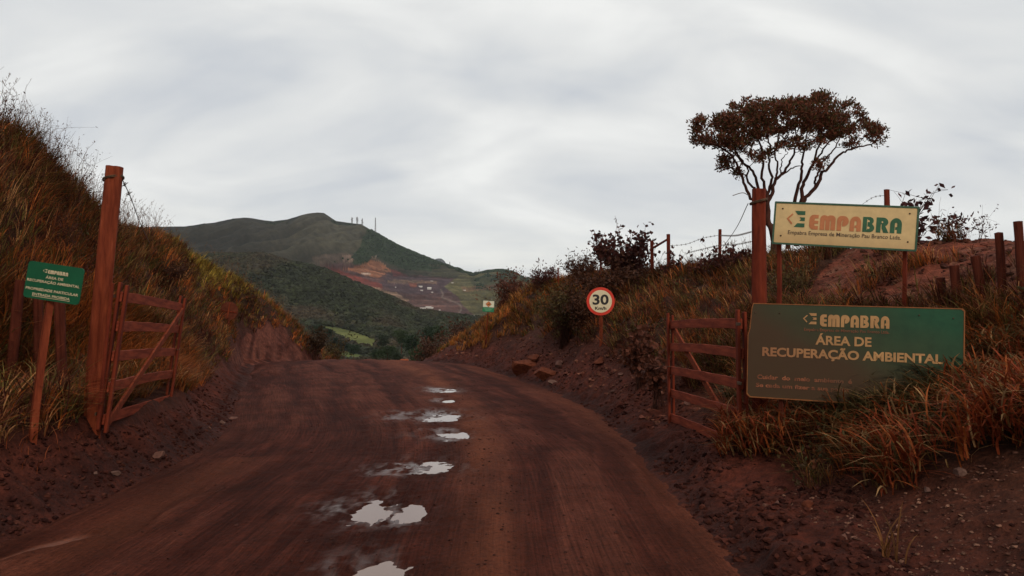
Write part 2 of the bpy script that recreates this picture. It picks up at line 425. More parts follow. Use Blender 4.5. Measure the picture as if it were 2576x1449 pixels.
# ------------------------------------------------------------------ road sheet with ruts and hollows
RY = np.concatenate([np.arange(-24, 3.0, 1.0), np.arange(3.0, 14, 0.04), np.arange(14, 34, 0.1), np.arange(34, 62, 0.6)])
NU = 230
uu = np.linspace(0, 1, NU)[None]
rl = prof_at(RY, *LT)[:, None] - .12; rr = prof_at(RY, *RT)[:, None] + .12
rz = prof_at(RY, *ZR)[:, None]
wob = fbm(RY[:, None] * 0.9, RY[:, None] * 0, 3, 3) * 0.35
RXg = (rl + wob) * (1 - uu) + (rr + wob * 0.6) * uu
RYg = np.broadcast_to(RY[:, None], RXg.shape)
U01 = np.broadcast_to(uu, RXg.shape)
along = fbm(U01 * 26 + fbm(RYg * .15, U01 * 3, 2, 8) * 2, RYg * 0.25, 4, 9)
rough_ = fbm(RXg * 6, RYg * 6, 4, 12)
fine = fbm(RXg * 22, RYg * 22, 3, 13)
crown = -0.10 * (2 * U01 - 1) ** 2 + 0.06
edge = np.clip(np.minimum(U01, 1 - U01) * 12, 0, 1)
RZg = rz + along * 0.075 + rough_ * 0.018 + fine * 0.010 + crown * edge - (1 - edge) * 0.03
PUD = [(1112, 1052, .34, .52), (1140, 1096, .22, .36), (1088, 1176, .27, .36), (940, 1284, .17, .46), (1024, 1292, .15, .30), (950, 1440, .17, .30), (1132, 986, .24, .5), (1128, 1012, .15, .3)]
wet = np.zeros_like(RXg)
pud_pts = []
for (x, y, hw, hl) in PUD:
    c = img(x, y, 10.0); d = c - np.array([0, 0, CAMZ]); k = -(CAMZ - 0.03) / d[2]; p = d * k
    p[2] = 0.0; pud_pts.append((p[0], p[1], hw, hl))
lvl = {}; deps = []; rim = np.zeros_like(RXg)
for i, (x0, y0, hw, hl) in enumerate(pud_pts):
    e = ((RXg - x0) / hw) ** 2 + ((RYg - y0) / hl) ** 2 + 2.6 * fbm(RXg * 3.5, RYg * 3, 4, 90 + i)
    dep = np.exp(-np.clip(e, 0, 30) * 0.8)
    zbase = float(prof_at(y0, *ZR)) + 0.03
    near = np.exp(-(((RXg - x0) / (hw * 3.5)) ** 2 + ((RYg - y0) / (hl * 2.8)) ** 2))
    RZg = RZg * (1 - near * .8) + (zbase + 0.012 + rough_ * .026 + fine * .030) * near * .8
    deps.append(dep)
    lvl[i] = zbase - 0.0155
    rim = np.maximum(rim, np.exp(-np.clip(e, 0, 30) * .28))
    e2 = ((RXg - x0 + hw * .7) / (hw * 1.7)) ** 2 + ((RYg - y0) / (hl * 1.3)) ** 2 + 3.0 * fbm(RXg * 2.5, RYg * 2.0, 4, 190 + i)
    wet = np.maximum(wet, np.exp(-np.clip(e2, 0, 30) ** 1.2 * .9))
RZg = RZg - np.max(deps, axis=0) * 0.055
wet = wet * np.clip(.05 + 7 * fbm(RXg * 10, RYg * 4, 5, 290, .65) + 1.0 * wet, 0, 1)
# tyre tracks crossing the wet strip
for (xa, ya, xb, yb) in ((1060, 1180, 860, 1440), (1010, 1245, 925, 1449), (1180, 1120, 1205, 1449)):
    A = img(xa, ya, 10); B = img(xb, yb, 10)
    def fl(p): d = p - np.array([0, 0, CAMZ]); return (d * (-(CAMZ) / d[2]))[:2]
    A, B = fl(A), fl(B); dv = B - A; Lg = np.linalg.norm(dv); dv /= Lg; nx = np.array([-dv[1], dv[0]])
    rel0 = (RXg - A[0]) * dv[0] + (RYg - A[1]) * dv[1]; rel1 = (RXg - A[0]) * nx[0] + (RYg - A[1]) * nx[1] + fbm(RYg * .8, RXg * 0, 2, 44) * .1
    mk = ((rel0 > -.2) & (rel0 < Lg + 2)).astype(float)
    tread = 0.5 + 0.5 * np.sin(rel0 * 2 * np.pi / 0.06 + np.sign(rel1) * rel1 * 30)
    RZg += mk * np.exp(-(rel1 / .05) ** 2) * (0.006 * tread) + mk * 0.012 * np.exp(-((np.abs(rel1) - .075) / .018) ** 2)
# paler worn strip on the right of the puddles
pl = np.array([(985, 918), (1060, 945), (1110, 975), (1150, 1010), (1180, 1050), (1200, 1100), (1215, 1170), (1225, 1260), (1215, 1449)])
plw = []
for (x, y) in pl:
    d = img(x, y, 10) - np.array([0, 0, CAMZ]); plw.append((d * (-CAMZ / d[2]))[:2])
plw = np.array(plw); o = np.argsort(plw[:, 1]); xs_ = np.interp(RYg, plw[o, 1], plw[o, 0])
pale = np.exp(-((RXg - xs_) / (0.16 + 0.012 * RYg)) ** 2) * np.clip(.75 + 1.3 * fbm(RXg * 3, RYg * 1.2, 3, 77), 0, 1)
pale = np.maximum(pale, 0.55 * np.exp(-((1 - U01) / .07) ** 2))
# muddy pale edge at lower left
pale = np.maximum(pale, .4 * np.exp(-((U01 - .16) / .06) ** 2) * (RYg < 9))
dark = np.clip(1.1 - U01 / .10 + 2.2 * fbm(RXg * 2.2, RYg * 1.5, 4, 301), 0, 1) * (RYg < 22)
dark = np.maximum(dark, .95 * rim)
dark = np.maximum(dark, .6 * np.clip(5 * fbm(U01 * 9, RYg * .22, 4, 305) - .25, 0, 1))
streak = np.clip(along * 3.0 + .5, 0, 1)
def flat(x, y): d = img(x, y, 10) - np.array([0, 0, CAMZ]); return (d * (-CAMZ / d[2]))[:2]
oa, ob = flat(-60, 1418), flat(245, 1338); od = ob - oa; ol_n = np.linalg.norm(od); od /= ol_n
q0 = (RXg - oa[0]) * od[0] + (RYg - oa[1]) * od[1]; q1 = (RXg - oa[0]) * -od[1] + (RYg - oa[1]) * od[0] + fbm(q0 * 3, q0 * 0, 3, 4) * .12
orange = np.exp(-(q1 / .055) ** 4) * (q0 > 0) * np.clip((ol_n - q0) / .25, 0, 1) * .9
wet = np.maximum(wet, orange * .8)
RZg -= np.exp(-(q1 / .07) ** 2) * .02 * (q0 > 0) * (q0 < ol_n)
uvr = np.stack([RXg - rl, RYg], -1).reshape(-1, 2)
me = npmesh('road', np.stack([RXg, RYg, RZg], -1), quads=gridq(*RXg.shape), smooth=True, attrs={'wet': wet, 'orange': orange, 'dark': dark, 'pale': pale, 'streak': streak}, uv=uvr)
m, t, b = bsdf_mat('packed_wet_earth')
def AT(nm):
    a = N(t, 'ShaderNodeAttribute'); a.attribute_name = nm; return a.outputs['Fac']
g = t.nodes.new('ShaderNodeNewGeometry')
nA = N(t, 'ShaderNodeTexNoise', Scale=1.3, Detail=6.0, Roughness=0.6); t.links.new(g.outputs['Position'], nA.inputs['Vector'])
nB = N(t, 'ShaderNodeTexNoise', Scale=28.0, Detail=8.0, Roughness=0.75); t.links.new(g.outputs['Position'], nB.inputs['Vector'])
uvn = t.nodes.new('ShaderNodeUVMap'); uvn.uv_map = 'UVMap'
mp = t.nodes.new('ShaderNodeMapping'); mp.inputs['Scale'].default_value = (9, .45, 1); t.links.new(uvn.outputs[0], mp.inputs[0])
nC = N(t, 'ShaderNodeTexNoise', Scale=1.0, Detail=9.0, Roughness=0.72); t.links.new(mp.outputs[0], nC.inputs['Vector'])
c = ramp(t, mth(t, 'ADD', mth(t, 'MULTIPLY', AT('streak'), 0.35), mth(t, 'MULTIPLY', nC.outputs[0], 0.65)), [(0.30, (0.048, 0.0118, 0.0072)), (0.50, (0.076, 0.0195, 0.0118)), (0.70, (0.112, 0.033, 0.0200))])
c = mixc(t, 1.0, c, ramp(t, nA.outputs[0], [(0.32, (0.62,) * 3), (0.7, (1.25,) * 3)]), 'MULTIPLY')
mpD = t.nodes.new('ShaderNodeMapping'); mpD.inputs['Scale'].default_value = (46, 1.0, 1); t.links.new(uvn.outputs[0], mpD.inputs[0])
nD = N(t, 'ShaderNodeTexNoise', Scale=1.0, Detail=5.0, Roughness=0.65, Distortion=0.15); t.links.new(mpD.outputs[0], nD.inputs['Vector'])
c = mixc(t, 1.0, c, ramp(t, nD.outputs[0], [(0.36, (0.64,) * 3), (0.5, (1.0,) * 3), (0.64, (1.3,) * 3)]), 'MULTIPLY')
c = mixc(t, mth(t, 'MULTIPLY', AT('pale'), 0.75), c, (0.190, 0.058, 0.029))
c = mixc(t, mth(t, 'MULTIPLY', AT('dark'), 0.62), c, (0.030, 0.0078, 0.005))
c = mixc(t, AT('orange'), c, (0.17, 0.038, 0.009))
c = mixc(t, 1.0, c, ramp(t, nB.outputs[0], [(0.32, (0.35,) * 3), (0.45, (0.9,) * 3), (0.70, (1.45,) * 3)]), 'MULTIPLY')
c = mixc(t, mth(t, 'MULTIPLY', AT('wet'), 0.5), c, (0.085, 0.044, 0.034))
t.links.new(c, b.inputs['Base Color'])
rgh = mth(t, 'SUBTRACT', 0.78, mth(t, 'MULTIPLY', AT('wet'), 0.50))
rgh = mth(t, 'ADD', rgh, mth(t, 'MULTIPLY', mth(t, 'SUBTRACT', nB.outputs[0], 0.5), 0.35), clamp=True)
t.links.new(rgh, b.inputs['Roughness']); t.links.new(mth(t, 'ADD', 0.04, mth(t, 'MULTIPLY', AT('wet'), 0.36)), b.inputs['Specular IOR Level'])
hh = mth(t, 'ADD', mth(t, 'ADD', nB.outputs[0], mth(t, 'MULTIPLY', nC.outputs[0], 0.8)), mth(t, 'MULTIPLY', nD.outputs[0], 1.6))
bp = addbump(t, b, hh, 0.8, 0.03)
t.links.new(mth(t, 'SUBTRACT', 0.8, mth(t, 'MULTIPLY', AT('wet'), 0.55)), bp.inputs['Strength'])
road = link('road', me, m); tag(road, kind='structure')

m, t, b = bsdf_mat('muddy_water')
b.inputs['Base Color'].default_value = (0.21, 0.130, 0.100, 1); b.inputs['Roughness'].default_value = 0.04; b.inputs['IOR'].default_value = 1.4
M_water = m
for i, (x0, y0, hw, hl) in enumerate(pud_pts):
    a = np.linspace(0, 2 * np.pi, 40, endpoint=False)
    rr_ = 1.55 + .25 * np.sin(3 * a + i) + .12 * np.sin(7 * a + 2 * i)
    vs = [(0, 0, 0)] + [(hw * k * math.cos(q), hl * k * math.sin(q), 0) for q, k in zip(a, rr_)]
    o = link('puddle', pymesh('puddle', vs, [(0, 1 + j, 1 + (j + 1) % 40) for j in range(40)]), M_water, loc=(x0, y0, lvl[i])); tag(o, kind='structure')

# ------------------------------------------------------------------ far terrain: valley, forested spur, mine, mountain
xs = np.concatenate([np.arange(-900, 380, 22), np.arange(380, 1380, 2.0), np.arange(1380, 3500, 22)])
ridge1 = np.interp(xs, [-900, 300, 400, 534, 670, 725, 816, 890, 1000, 1054, 1146, 1200, 1400, 3500], [650, 642, 640, 640, 642, 660, 679, 712, 756, 783, 794, 800, 806, 800])
ridge2 = np.interp(xs, [-900, 100, 377, 468, 542, 590, 615, 640, 688, 725, 750, 775, 798, 815, 826, 846, 875, 908, 941, 1000, 1054, 1095, 1139, 1170, 1190, 1208, 1230, 1256, 1285, 1320, 1500, 3500],
                   [640, 585, 571, 569, 559, 549, 547, 550, 557, 552, 544, 537, 535, 536, 543, 556, 560, 563, 584, 617, 640, 657, 670, 681, 688, 684, 680, 678, 681, 697, 715, 740])
ridge2 = ridge2 + fbm(xs / 30, xs * 0, 3, 5) * 2.2
yk = [46, 90, 150, 250, 400, 560, 800, 1050, 1250, 1320, 1500, 1700, 1900, 2150, 2450, 2750, 3000, 3200, 3800, 9000, 30000]
K = []
o1 = np.ones_like(xs)
low = np.maximum(ridge1 + 14, 640)
tail = ridge2 + 30
def lerp(a, b, t): return a * (1 - t) + b * t
bot = np.maximum(ridge1 + 6, np.interp(xs, [0, 900, 1040, 1200, 1400], [640, 720, 794, 800, 800]))
K = [1120 * o1, 1060 * o1, 1025 * o1, 985 * o1, 945 * o1, 903 * o1, 858 * o1, lerp(858, ridge1, .55), lerp(858, ridge1, .95), ridge1, ridge1 + 12, bot + 4, bot,
     lerp(bot, ridge2, .22), lerp(bot, ridge2, .47), lerp(bot, ridge2, .76), ridge2, ridge2 + 2, ridge2 + 60, 815 * o1, 808 * o1]
K = np.stack(K)                                   # keys x columns
yd = np.concatenate([np.geomspace(46, 540, 30)[:-1], np.geomspace(540, 1320, 130)[:-1], np.geomspace(1320, 1900, 25)[:-1], np.linspace(1900, 3010, 170)[:-1], np.geomspace(3010, 30000, 25)])
py = np.stack([np.interp(yd, yk, K[:, i]) for i in range(len(xs))], 1)
IX = np.broadcast_to(xs[None], py.shape); YD = np.broadcast_to(yd[:, None], py.shape)
P = img(IX, py, YD)
X, Z = P[..., 0], P[..., 2].copy()
win = np.clip((YD - 1950) / 200, 0, 1) * np.clip((2990 - YD) / 260, 0, 1)
rid = 1 - np.clip(4.2 * np.abs(fbm((X - (YD - 2400) * .45) / 150, YD / 900 + X / 1100, 4, 31, .5)), 0, 1)
rid2 = 1 - np.clip(4.5 * np.abs(fbm((X - (YD - 2400) * .35) / 52, YD / 420 + X / 500, 3, 33, .5)), 0, 1)
rid = np.clip(rid * .72 + rid2 * .34, 0, 1)
minem = ((IX > 770) & (IX < 1215) & (py > 640) & (YD > 1900)).astype(float)
wm = np.clip((IX - 790) / 60, 0, 1) * np.clip((1240 - IX) / 60, 0, 1) * np.clip((py - 655 - np.clip((900 - IX) * .1, 0, 30)) / 25, 0, 1) * (YD > 1800)
Z += win * (rid - .6) * 95 * (1 - .85 * wm) + win * fbm(X / 60, YD / 120, 4, 37) * 26
f1 = np.clip((YD - 500) / 200, 0, 1) * np.clip((1330 - YD) / 150, 0, 1)
Z += f1 * fbm(X / 130, YD / 200, 4, 41) * 26
# mine benches
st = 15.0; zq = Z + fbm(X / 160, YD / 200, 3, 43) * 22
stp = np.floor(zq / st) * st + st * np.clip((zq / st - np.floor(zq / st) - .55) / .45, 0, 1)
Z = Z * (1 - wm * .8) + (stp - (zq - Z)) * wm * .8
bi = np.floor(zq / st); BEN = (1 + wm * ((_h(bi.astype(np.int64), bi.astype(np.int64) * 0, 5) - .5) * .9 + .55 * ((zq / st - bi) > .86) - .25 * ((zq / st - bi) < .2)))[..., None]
rght = np.clip((IX - 1195) / 30, 0, 1) * (YD > 1950) * np.clip((2990 - YD) / 200, 0, 1)
Z += rght * np.sin((Z + fbm(X / 120, YD / 150, 3, 47) * 30) / 6.5) * 1.3
far = np.stack([P[..., 0], P[..., 1], Z], -1)
fx, fy = proj(far)
# colours by what grows or lies there, plus relief shade painted on the mountain
n1_ = fbm(X / 55, YD / 90, 5, 51)[..., None]; n2_ = fbm(X / 14, YD / 40, 4, 53)[..., None]
G = np.array
col = G([0.042, 0.038, 0.026]) * (1 + .5 * n1_) * (.28 + 1.15 * rid[..., None] ** 1.4) * (.85 + np.clip((IX - 700) / 400, -.25, .4)[..., None])                       # dry mountain grass, spur and gully shading painted into its colour
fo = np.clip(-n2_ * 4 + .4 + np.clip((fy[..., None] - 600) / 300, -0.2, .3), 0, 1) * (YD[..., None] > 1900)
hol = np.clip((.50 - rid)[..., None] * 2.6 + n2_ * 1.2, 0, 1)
col = col * (1 - .65 * hol) + G([0.017, 0.022, 0.016]) * .65 * hol      # scrub tone in the gullies, its darkness also painting their shade
def zone(poly, c, amt=1.0, nz=0.5, mn=1850, mx=3100, soft=True):
    global col
    j = fbm(X / 30, YD / 60, 3, 57) * 14
    mk = inpoly(fx + j, fy + j * .5, poly) & (YD > mn) & (YD < mx)
    mk = mk[..., None] * amt
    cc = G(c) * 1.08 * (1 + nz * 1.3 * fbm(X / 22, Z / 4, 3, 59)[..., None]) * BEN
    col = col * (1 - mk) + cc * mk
def z9(pts): return [(755 + .1953 * a, 629 + .1953 * b) for a, b in pts]
flank = [(925, 572), (941, 580), (1000, 612), (1095, 652), (1110, 674), (1073, 682), (1018, 679), (981, 664), (941, 644), (928, 660), (885, 668), (880, 650), (905, 625), (912, 600)]
zone(flank, (0.022, 0.036, 0.018), .85)
zone([(1085, 660), (1139, 670), (1190, 688), (1150, 712), (1080, 700)], (0.038, 0.036, 0.020))
zone(z9([(150, 100), (500, 30), (700, 60), (650, 160), (450, 200), (200, 190)]), (0.095, 0.065, 0.050), .6, .9)
zone(z9([(520, 70), (660, 60), (680, 130), (540, 150)]), (0.20, 0.13, 0.10), .7, .9)
zone([(800, 668), (880, 660), (1000, 690), (1150, 700), (1200, 745), (1190, 800), (1030, 800), (880, 730)], (0.066, 0.036, 0.034), 1, .8)
zone(z9([(1130, 300), (1600, 350), (1950, 380), (1880, 560), (1300, 560), (1000, 440)]), (0.050, 0.032, 0.036), .9, .9)
zone(z9([(250, 230), (400, 240), (560, 280), (780, 350), (1040, 430), (1050, 500), (760, 470), (600, 400)]), (0.105, 0.026, 0.020), 1, .4)
zone(z9([(540, 240), (700, 215), (800, 190), (930, 130), (1050, 170), (1170, 270), (1080, 310), (1000, 350), (860, 330), (700, 280)]), (0.19, 0.080, 0.045), .95, .6)
zone(z9([(1150, 240), (1250, 270), (1400, 340), (1200, 330)]), (0.09, 0.024, 0.022), .9, .4)
zone(z9([(770, 285), (900, 290), (900, 315), (780, 310)]), (0.30, 0.22, 0.17), 1, .4)
zone(z9([(840, 460), (1010, 480), (1080, 520), (1250, 550), (1330, 610), (1440, 650), (1230, 640), (1100, 610), (950, 550)]), (0.20, 0.125, 0.085), .95, .9)
zone(z9([(1130, 385), (1780, 400), (1760, 440), (1450, 430), (1130, 430)]), (0.125, 0.080, 0.055), .75, .9)
zone(z9([(1400, 425), (1510, 425), (1520, 480), (1420, 480)]), (0.15, 0.050, 0.032), .8, .5)
zone(z9([(1380, 620), (1900, 620), (2080, 730), (2060, 800), (1500, 790)]), (0.080, 0.042, 0.036), .9, .7)
zone([(1118, 722), (1160, 690), (1230, 672), (1420, 690), (1420, 800), (1200, 800), (1165, 770), (1150, 745)], (0.078, 0.070, 0.032), .95, .6)
zone([(1180, 700), (1300, 680), (1300, 725), (1200, 735)], (0.034, 0.040, 0.022), .7, .6)
zone([(1160, 722), (1260, 716), (1262, 728), (1165, 734)], (0.11, 0.055, 0.035), .6, .6)
def strip(pts, w, c, mn=1850):
    global col
    pts = np.array(smooth_line(pts, 6)); d = np.full(fx.shape, 1e9)
    for q in pts: d = np.minimum(d, np.hypot(fx - q[0], (fy - q[1]) * 1.2))
    mk = (np.clip(1.3 - d / w, 0, 1) * (YD > mn))[..., None]; col = col * (1 - mk) + G(c) * mk
strip(z9([(1810, 510), (1840, 570), (1830, 610), (1900, 640), (1990, 670), (2060, 710), (2075, 760), (2050, 810)]), 2.4, (0.17, 0.13, 0.11))
strip(z9([(920, 95), (960, 110), (1030, 150), (1100, 200)]), 1.5, (0.28, 0.16, 0.11))
strip(z9([(920, 95), (990, 75)]), 1.2, (0.30, 0.24, 0.2))
# the wooded spur and valley
sp = (YD < 1340)[..., None]
wood = G([0.022, 0.024, 0.014]) * (1 + .9 * n2_) * (1 + .5 * n1_)
brn = G([0.040, 0.026, 0.018]); fb = np.clip(n1_ * 4 + .25, 0, .8)
wood = wood * (1 - fb) + brn * fb
col = np.where(sp, wood, col)
FIELD1 = z9([(170, 950), (300, 975), (500, 1005), (720, 1060), (950, 1150), (1000, 1190), (890, 1255), (650, 1175), (420, 1095), (380, 1060), (250, 1010)])
FIELD2 = z9([(360, 1215), (520, 1290), (640, 1320), (780, 1350), (840, 1400), (700, 1450), (560, 1400)])
FIELD3 = z9([(410, 795), (520, 800), (500, 850), (440, 840)])
for fp, cc in ((FIELD1, (0.125, 0.135, 0.040)), (FIELD2, (0.115, 0.140, 0.038)), (FIELD3, (0.07, 0.075, 0.03))):
    mk = (inpoly(fx, fy, fp) & (YD < 1340))[..., None] * 1.0
    col = col * (1 - mk) + G(cc) * (1 + .8 * n2_ + .5 * n1_) * mk
col = np.clip(col, 0.004, .9)
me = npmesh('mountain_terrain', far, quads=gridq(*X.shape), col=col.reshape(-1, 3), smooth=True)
m, t, b = bsdf_mat('far_land')
a = N(t, 'ShaderNodeAttribute'); a.attribute_name = 'Col'
g = t.nodes.new('ShaderNodeNewGeometry')
n = N(t, 'ShaderNodeTexNoise', Scale=0.035, Detail=9.0, Roughness=0.72); t.links.new(g.outputs['Position'], n.inputs['Vector'])
f = ramp(t, n.outputs[0], [(0.32, (0.55, 0.58, 0.58)), (0.5, (0.95,) * 3), (0.68, (1.4, 1.35, 1.3))])
t.links.new(mixc(t, 1.0, a.outputs['Color'], f, 'MULTIPLY'), b.inputs['Base Color'])
b.inputs['Roughness'].default_value = 0.9; b.inputs['Specular IOR Level'].default_value = 0.1
addbump(t, b, n.outputs[0], 0.8, 14.0)
terrain = link('hills', me, m); tag(terrain, kind='structure')

# distant rocky peak
pk = np.array([(1078, 662), (1084, 656), (1096, 652), (1104, 650), (1111, 651), (1118, 657), (1126, 666), (1134, 676)], float)
xx = np.linspace(1060, 1145, 60); top = np.interp(xx, pk[:, 0], pk[:, 1], left=690, right=690)
top = np.interp(xx, [1060] + list(pk[:, 0]) + [1145], [690] + list(pk[:, 1]) + [695])
rows = []
for k, Yd in enumerate(np.linspace(4600, 6400, 25)):
    q = 1 - ((k - 12) / 12.0) ** 2; rows.append(img(xx, 760 + (top - 760) * max(q, 0) ** .6 + fbm(xx / 6, xx * 0 + k * .5, 3, 71) * 3, Yd))
rows = np.stack(rows)
me = npmesh('peak', rows, quads=gridq(25, 60), smooth=True)
tag(link('distant_peak', me, noise_mat('bare_peak_rock', (0.05, 0.06, 0.065), (0.09, 0.095, 0.09), .01, .9, .5, 10)), kind='structure')

# ------------------------------------------------------------------ woods
ico_v = None
def ico():
    p = (1 + 5 ** .5) / 2
    v = np.array([(-1, p, 0), (1, p, 0), (-1, -p, 0), (1, -p, 0), (0, -1, p), (0, 1, p), (0, -1, -p), (0, 1, -p), (p, 0, -1), (p, 0, 1), (-p, 0, -1), (-p, 0, 1)], float) / math.hypot(1, p)
    f = np.array([(0, 11, 5), (0, 5, 1), (0, 1, 7), (0, 7, 10), (0, 10, 11), (1, 5, 9), (5, 11, 4), (11, 10, 2), (10, 7, 6), (7, 1, 8), (3, 9, 4), (3, 4, 2), (3, 2, 6), (3, 6, 8), (3, 8, 9), (4, 9, 5), (2, 4, 11), (6, 2, 10), (8, 6, 7), (9, 8, 1)])
    return v, f
IV, IF = ico()
def blobs(cen, rad, col, squash=0.8, jit=.35):
    n = len(cen)
    v = IV[None] * (1 + jit * rng.normal(size=(n, 12, 1)).clip(-1.5, 1.5)) * np.asarray(rad)[:, None, None]
    v = v * np.array([1, 1, squash]) + cen[:, None]
    T = (np.arange(n)[:, None, None] * 12 + IF[None]).reshape(-1, 3)
    return v.reshape(-1, 3), T, np.repeat(col, 12, 0) * (1 + .25 * rng.normal(size=(n * 12, 1)).clip(-2, 2))
def terrain_samples(n, mask):
    w_ = mask.ravel(); idx = rng.choice(len(w_), n, p=w_ / w_.sum())
    i, j = np.unravel_index(idx, mask.shape)
    i = np.clip(i, 0, far.shape[0] - 2); j = np.clip(j, 0, far.shape[1] - 2)
    a, b_ = rng.random((n, 1)), rng.random((n, 1))
    return far[i, j] * (1 - a) * (1 - b_) + far[i + 1, j] * a * (1 - b_) + far[i, j + 1] * (1 - a) * b_ + far[i + 1, j + 1] * a * b_, i, j
infield = inpoly(fx, fy, FIELD1) | inpoly(fx, fy, FIELD2) | inpoly(fx, fy, FIELD3)
area = np.ones_like(YD)
area[:-1] *= np.diff(yd)[:, None]
area *= np.gradient(xs)[None] * YD / F
vis = (IX > 430) & (IX < 1330)
mk = area * vis * (YD > 520) * (YD < 1325) * (~infield) * (0.45 + (fbm(X / 70, YD / 110, 3, 81) < .03))
c, i, j = terrain_samples(26000, mk)
rad = rng.uniform(1.6, 4.2, len(c)) * (0.8 + .3 * (c[:, 1] > 900))
cc = col[i, j] * np.array([1.0, 1.05, 0.92]) * rng.uniform(.55, 1.5, (len(c), 1))
c[:, 2] += rad * .35
v_, t_, k_ = blobs(c, rad, cc)
wood_o = link('hillside_woodland', npmesh('hillside_woodland', v_, t_, col=np.clip(k_, .003, 1), smooth=False), M_far)
tag(wood_o, 'dark green scrub woodland covering the spur and valley below the mine', 'woodland', kind='stuff')
fl = inpoly(fx, fy, flank) | (inpoly(fx, fy, [(1190, 690), (1330, 680), (1330, 740), (1200, 735)]) & (fbm(X / 60, YD / 60, 2, 83) > .0)) | ((rid < .22) & (fx > 400) & (fx < 1000) & (fy > 600) & (fbm(X / 90, YD / 90, 2, 85) > 0))
mk = area * fl * (YD > 1900) * (YD < 2990)
mk = mk + area * (np.abs(YD - 2985) < 30) * (IX > 930) * (IX < 1300) * 3
mk = mk + area * (rid < .45) * (fx > 380) * (fx < 960) * (YD > 1950) * (YD < 2980) * (wm < .1) * .45 * (fbm(X / 50, YD / 70, 2, 87) > -.05)
c, i, j = terrain_samples(15000, mk)
rad = rng.uniform(1.6, 5.0, len(c)); c[:, 2] += rad * .3
cc = np.array([[0.022, 0.034, 0.018]]) * rng.uniform(.6, 1.6, (len(c), 1))
v_, t_, k_ = blobs(c, rad, cc)
tag(link('mountain_scrub', npmesh('mountain_scrub', v_, t_, col=k_), M_far), 'green scrub on the right flank of the mountain above the mine', 'scrub', kind='stuff')

# dark trees standing in the valley just beyond the road crest
def leafy_tree(base, Hc, Wc, c1, label, n=1500, ls=1.0, trunk=.5):
    root = empty('valley_tree', base); tag(root, label, 'tree', 'dark trees in the valley')
    v_, q_ = tubes([(np.array([(0, 0, -2), (0.1, 0, Hc * .35), (-.2, 0, Hc * .7)]), [trunk, trunk * .7, trunk * .3])], 7)
    link('trunk', npmesh('trunk', v_, quads=q_, smooth=True), M_bark, root)
    nl = 16
    lc_ = rng.normal(size=(nl, 3)); lc_ /= np.linalg.norm(lc_, axis=1, keepdims=True); lc_ *= rng.uniform(.35, .85, (nl, 1))
    lc_ = lc_ * [Wc * .5, Wc * .5, Hc * .36] + [0, 0, Hc * .6]
    k = rng.integers(0, nl, n); d = rng.normal(size=(n, 3)); d /= np.linalg.norm(d, axis=1, keepdims=True)
    p = lc_[k] + d * (rng.uniform(.6, 1, (n, 1)) * Wc * .22) * [1, 1, .75]
    cc = np.array([c1]) * rng.uniform(.55, 1.7, (n, 1))
    v_, t_, k_ = leaves(p, d + [0, 0, .3], ls * rng.uniform(.8, 1.5, n), ls * .8, cc)
    link('crown', npmesh('crown', v_, t_, col=k_), M_leaf, root)
tg = (0.030, 0.043, 0.018); td = (0.020, 0.032, 0.016); tb = (0.026, 0.034, 0.020)
VT = [(1035, 868, 300, 26, td, 'tallest dark tree of the group in the valley, right of the road crest'),
      (1052, 892, 290, 22, tg, 'dark green tree lowest at the crest beside the right bank'),
      (975, 890, 310, 23, tg, 'broad green tree standing right behind the road crest'),
      (1000, 905, 280, 18, tb, 'low round tree touching the road crest left of the orange marker'),
      (945, 896, 330, 15, td, 'small dark tree beside the end of the lower green field'),
      (1085, 846, 340, 24, td, 'dark round tree between the valley and the right bank slope'),
      (1110, 838, 380, 20, tg, 'green tree highest on the right of the valley group'),
      (960, 860, 420, 18, tb, 'grey green tree behind the tip of the upper field'),
      (1010, 850, 380, 20, tg, 'tree standing behind the tallest dark valley tree'),
      (1065, 915, 240, 18, td, 'near dark tree half hidden by the right bank'),
      (890, 880, 480, 15, td, 'rightmost dark tree of the belt between the two fields'),
      (866, 872, 500, 15, (0.014, 0.024, 0.016), 'dark tree in the middle of the belt between the fields'),
      (842, 862, 520, 15, (0.014, 0.024, 0.016), 'dark tree left of the middle in the belt between the fields'),
      (815, 850, 540, 15, (0.016, 0.026, 0.015), 'dark tree at the left end of the belt beside the grassy bank'),
      (800, 832, 560, 14, td, 'tree at the left tip of the upper green field'),
      (828, 838, 560, 12, tb, 'small tree on the near edge of the upper green field')]
for (x, y, Yd, wpx, c_, lb) in VT:
    B = V(x, y, Yd); Wm = wpx * 2 * Yd / F
    leafy_tree(B - Vector((0, 0, Wm * .75)), Wm * 1.35, Wm, c_, lb, 1100, Wm * .075, .25)

# ------------------------------------------------------------------ grass and ground cover on the banks

GP = np.stack([GX, np.broadcast_to(YY, GX.shape), GZ], -1)
gix, giy = proj(GP)
nL = LX.shape[1]; nR = RX.shape[1]; nM = MX.shape[1] - 2
GU = np.concatenate([-LU[::-1], np.zeros(nM), RU])[None] * np.ones((nY, 1))
e1 = GP[1:, :-1] - GP[:-1, :-1]; e2 = GP[:-1, 1:] - GP[:-1, :-1]
GA = np.zeros(GX.shape); GA[:-1, :-1] = np.linalg.norm(np.cross(e1, e2), axis=-1)
facing = np.ones(GX.shape)
def gsample(n, wt):
    w_ = (GA * wt).ravel(); idx = rng.choice(len(w_), n, p=w_ / w_.sum())
    i, j = np.unravel_index(idx, GX.shape)
    i = np.minimum(i, nY - 2); j = np.minimum(j, GX.shape[1] - 2)
    a, b_ = rng.random((n, 1)), rng.random((n, 1))
    return GP[i, j] * (1 - a) * (1 - b_) + GP[i + 1, j] * a * (1 - b_) + GP[i, j + 1] * (1 - a) * b_ + GP[i + 1, j + 1] * a * b_, i, j
aU = np.abs(GU)
Yg = np.broadcast_to(YY, GX.shape)
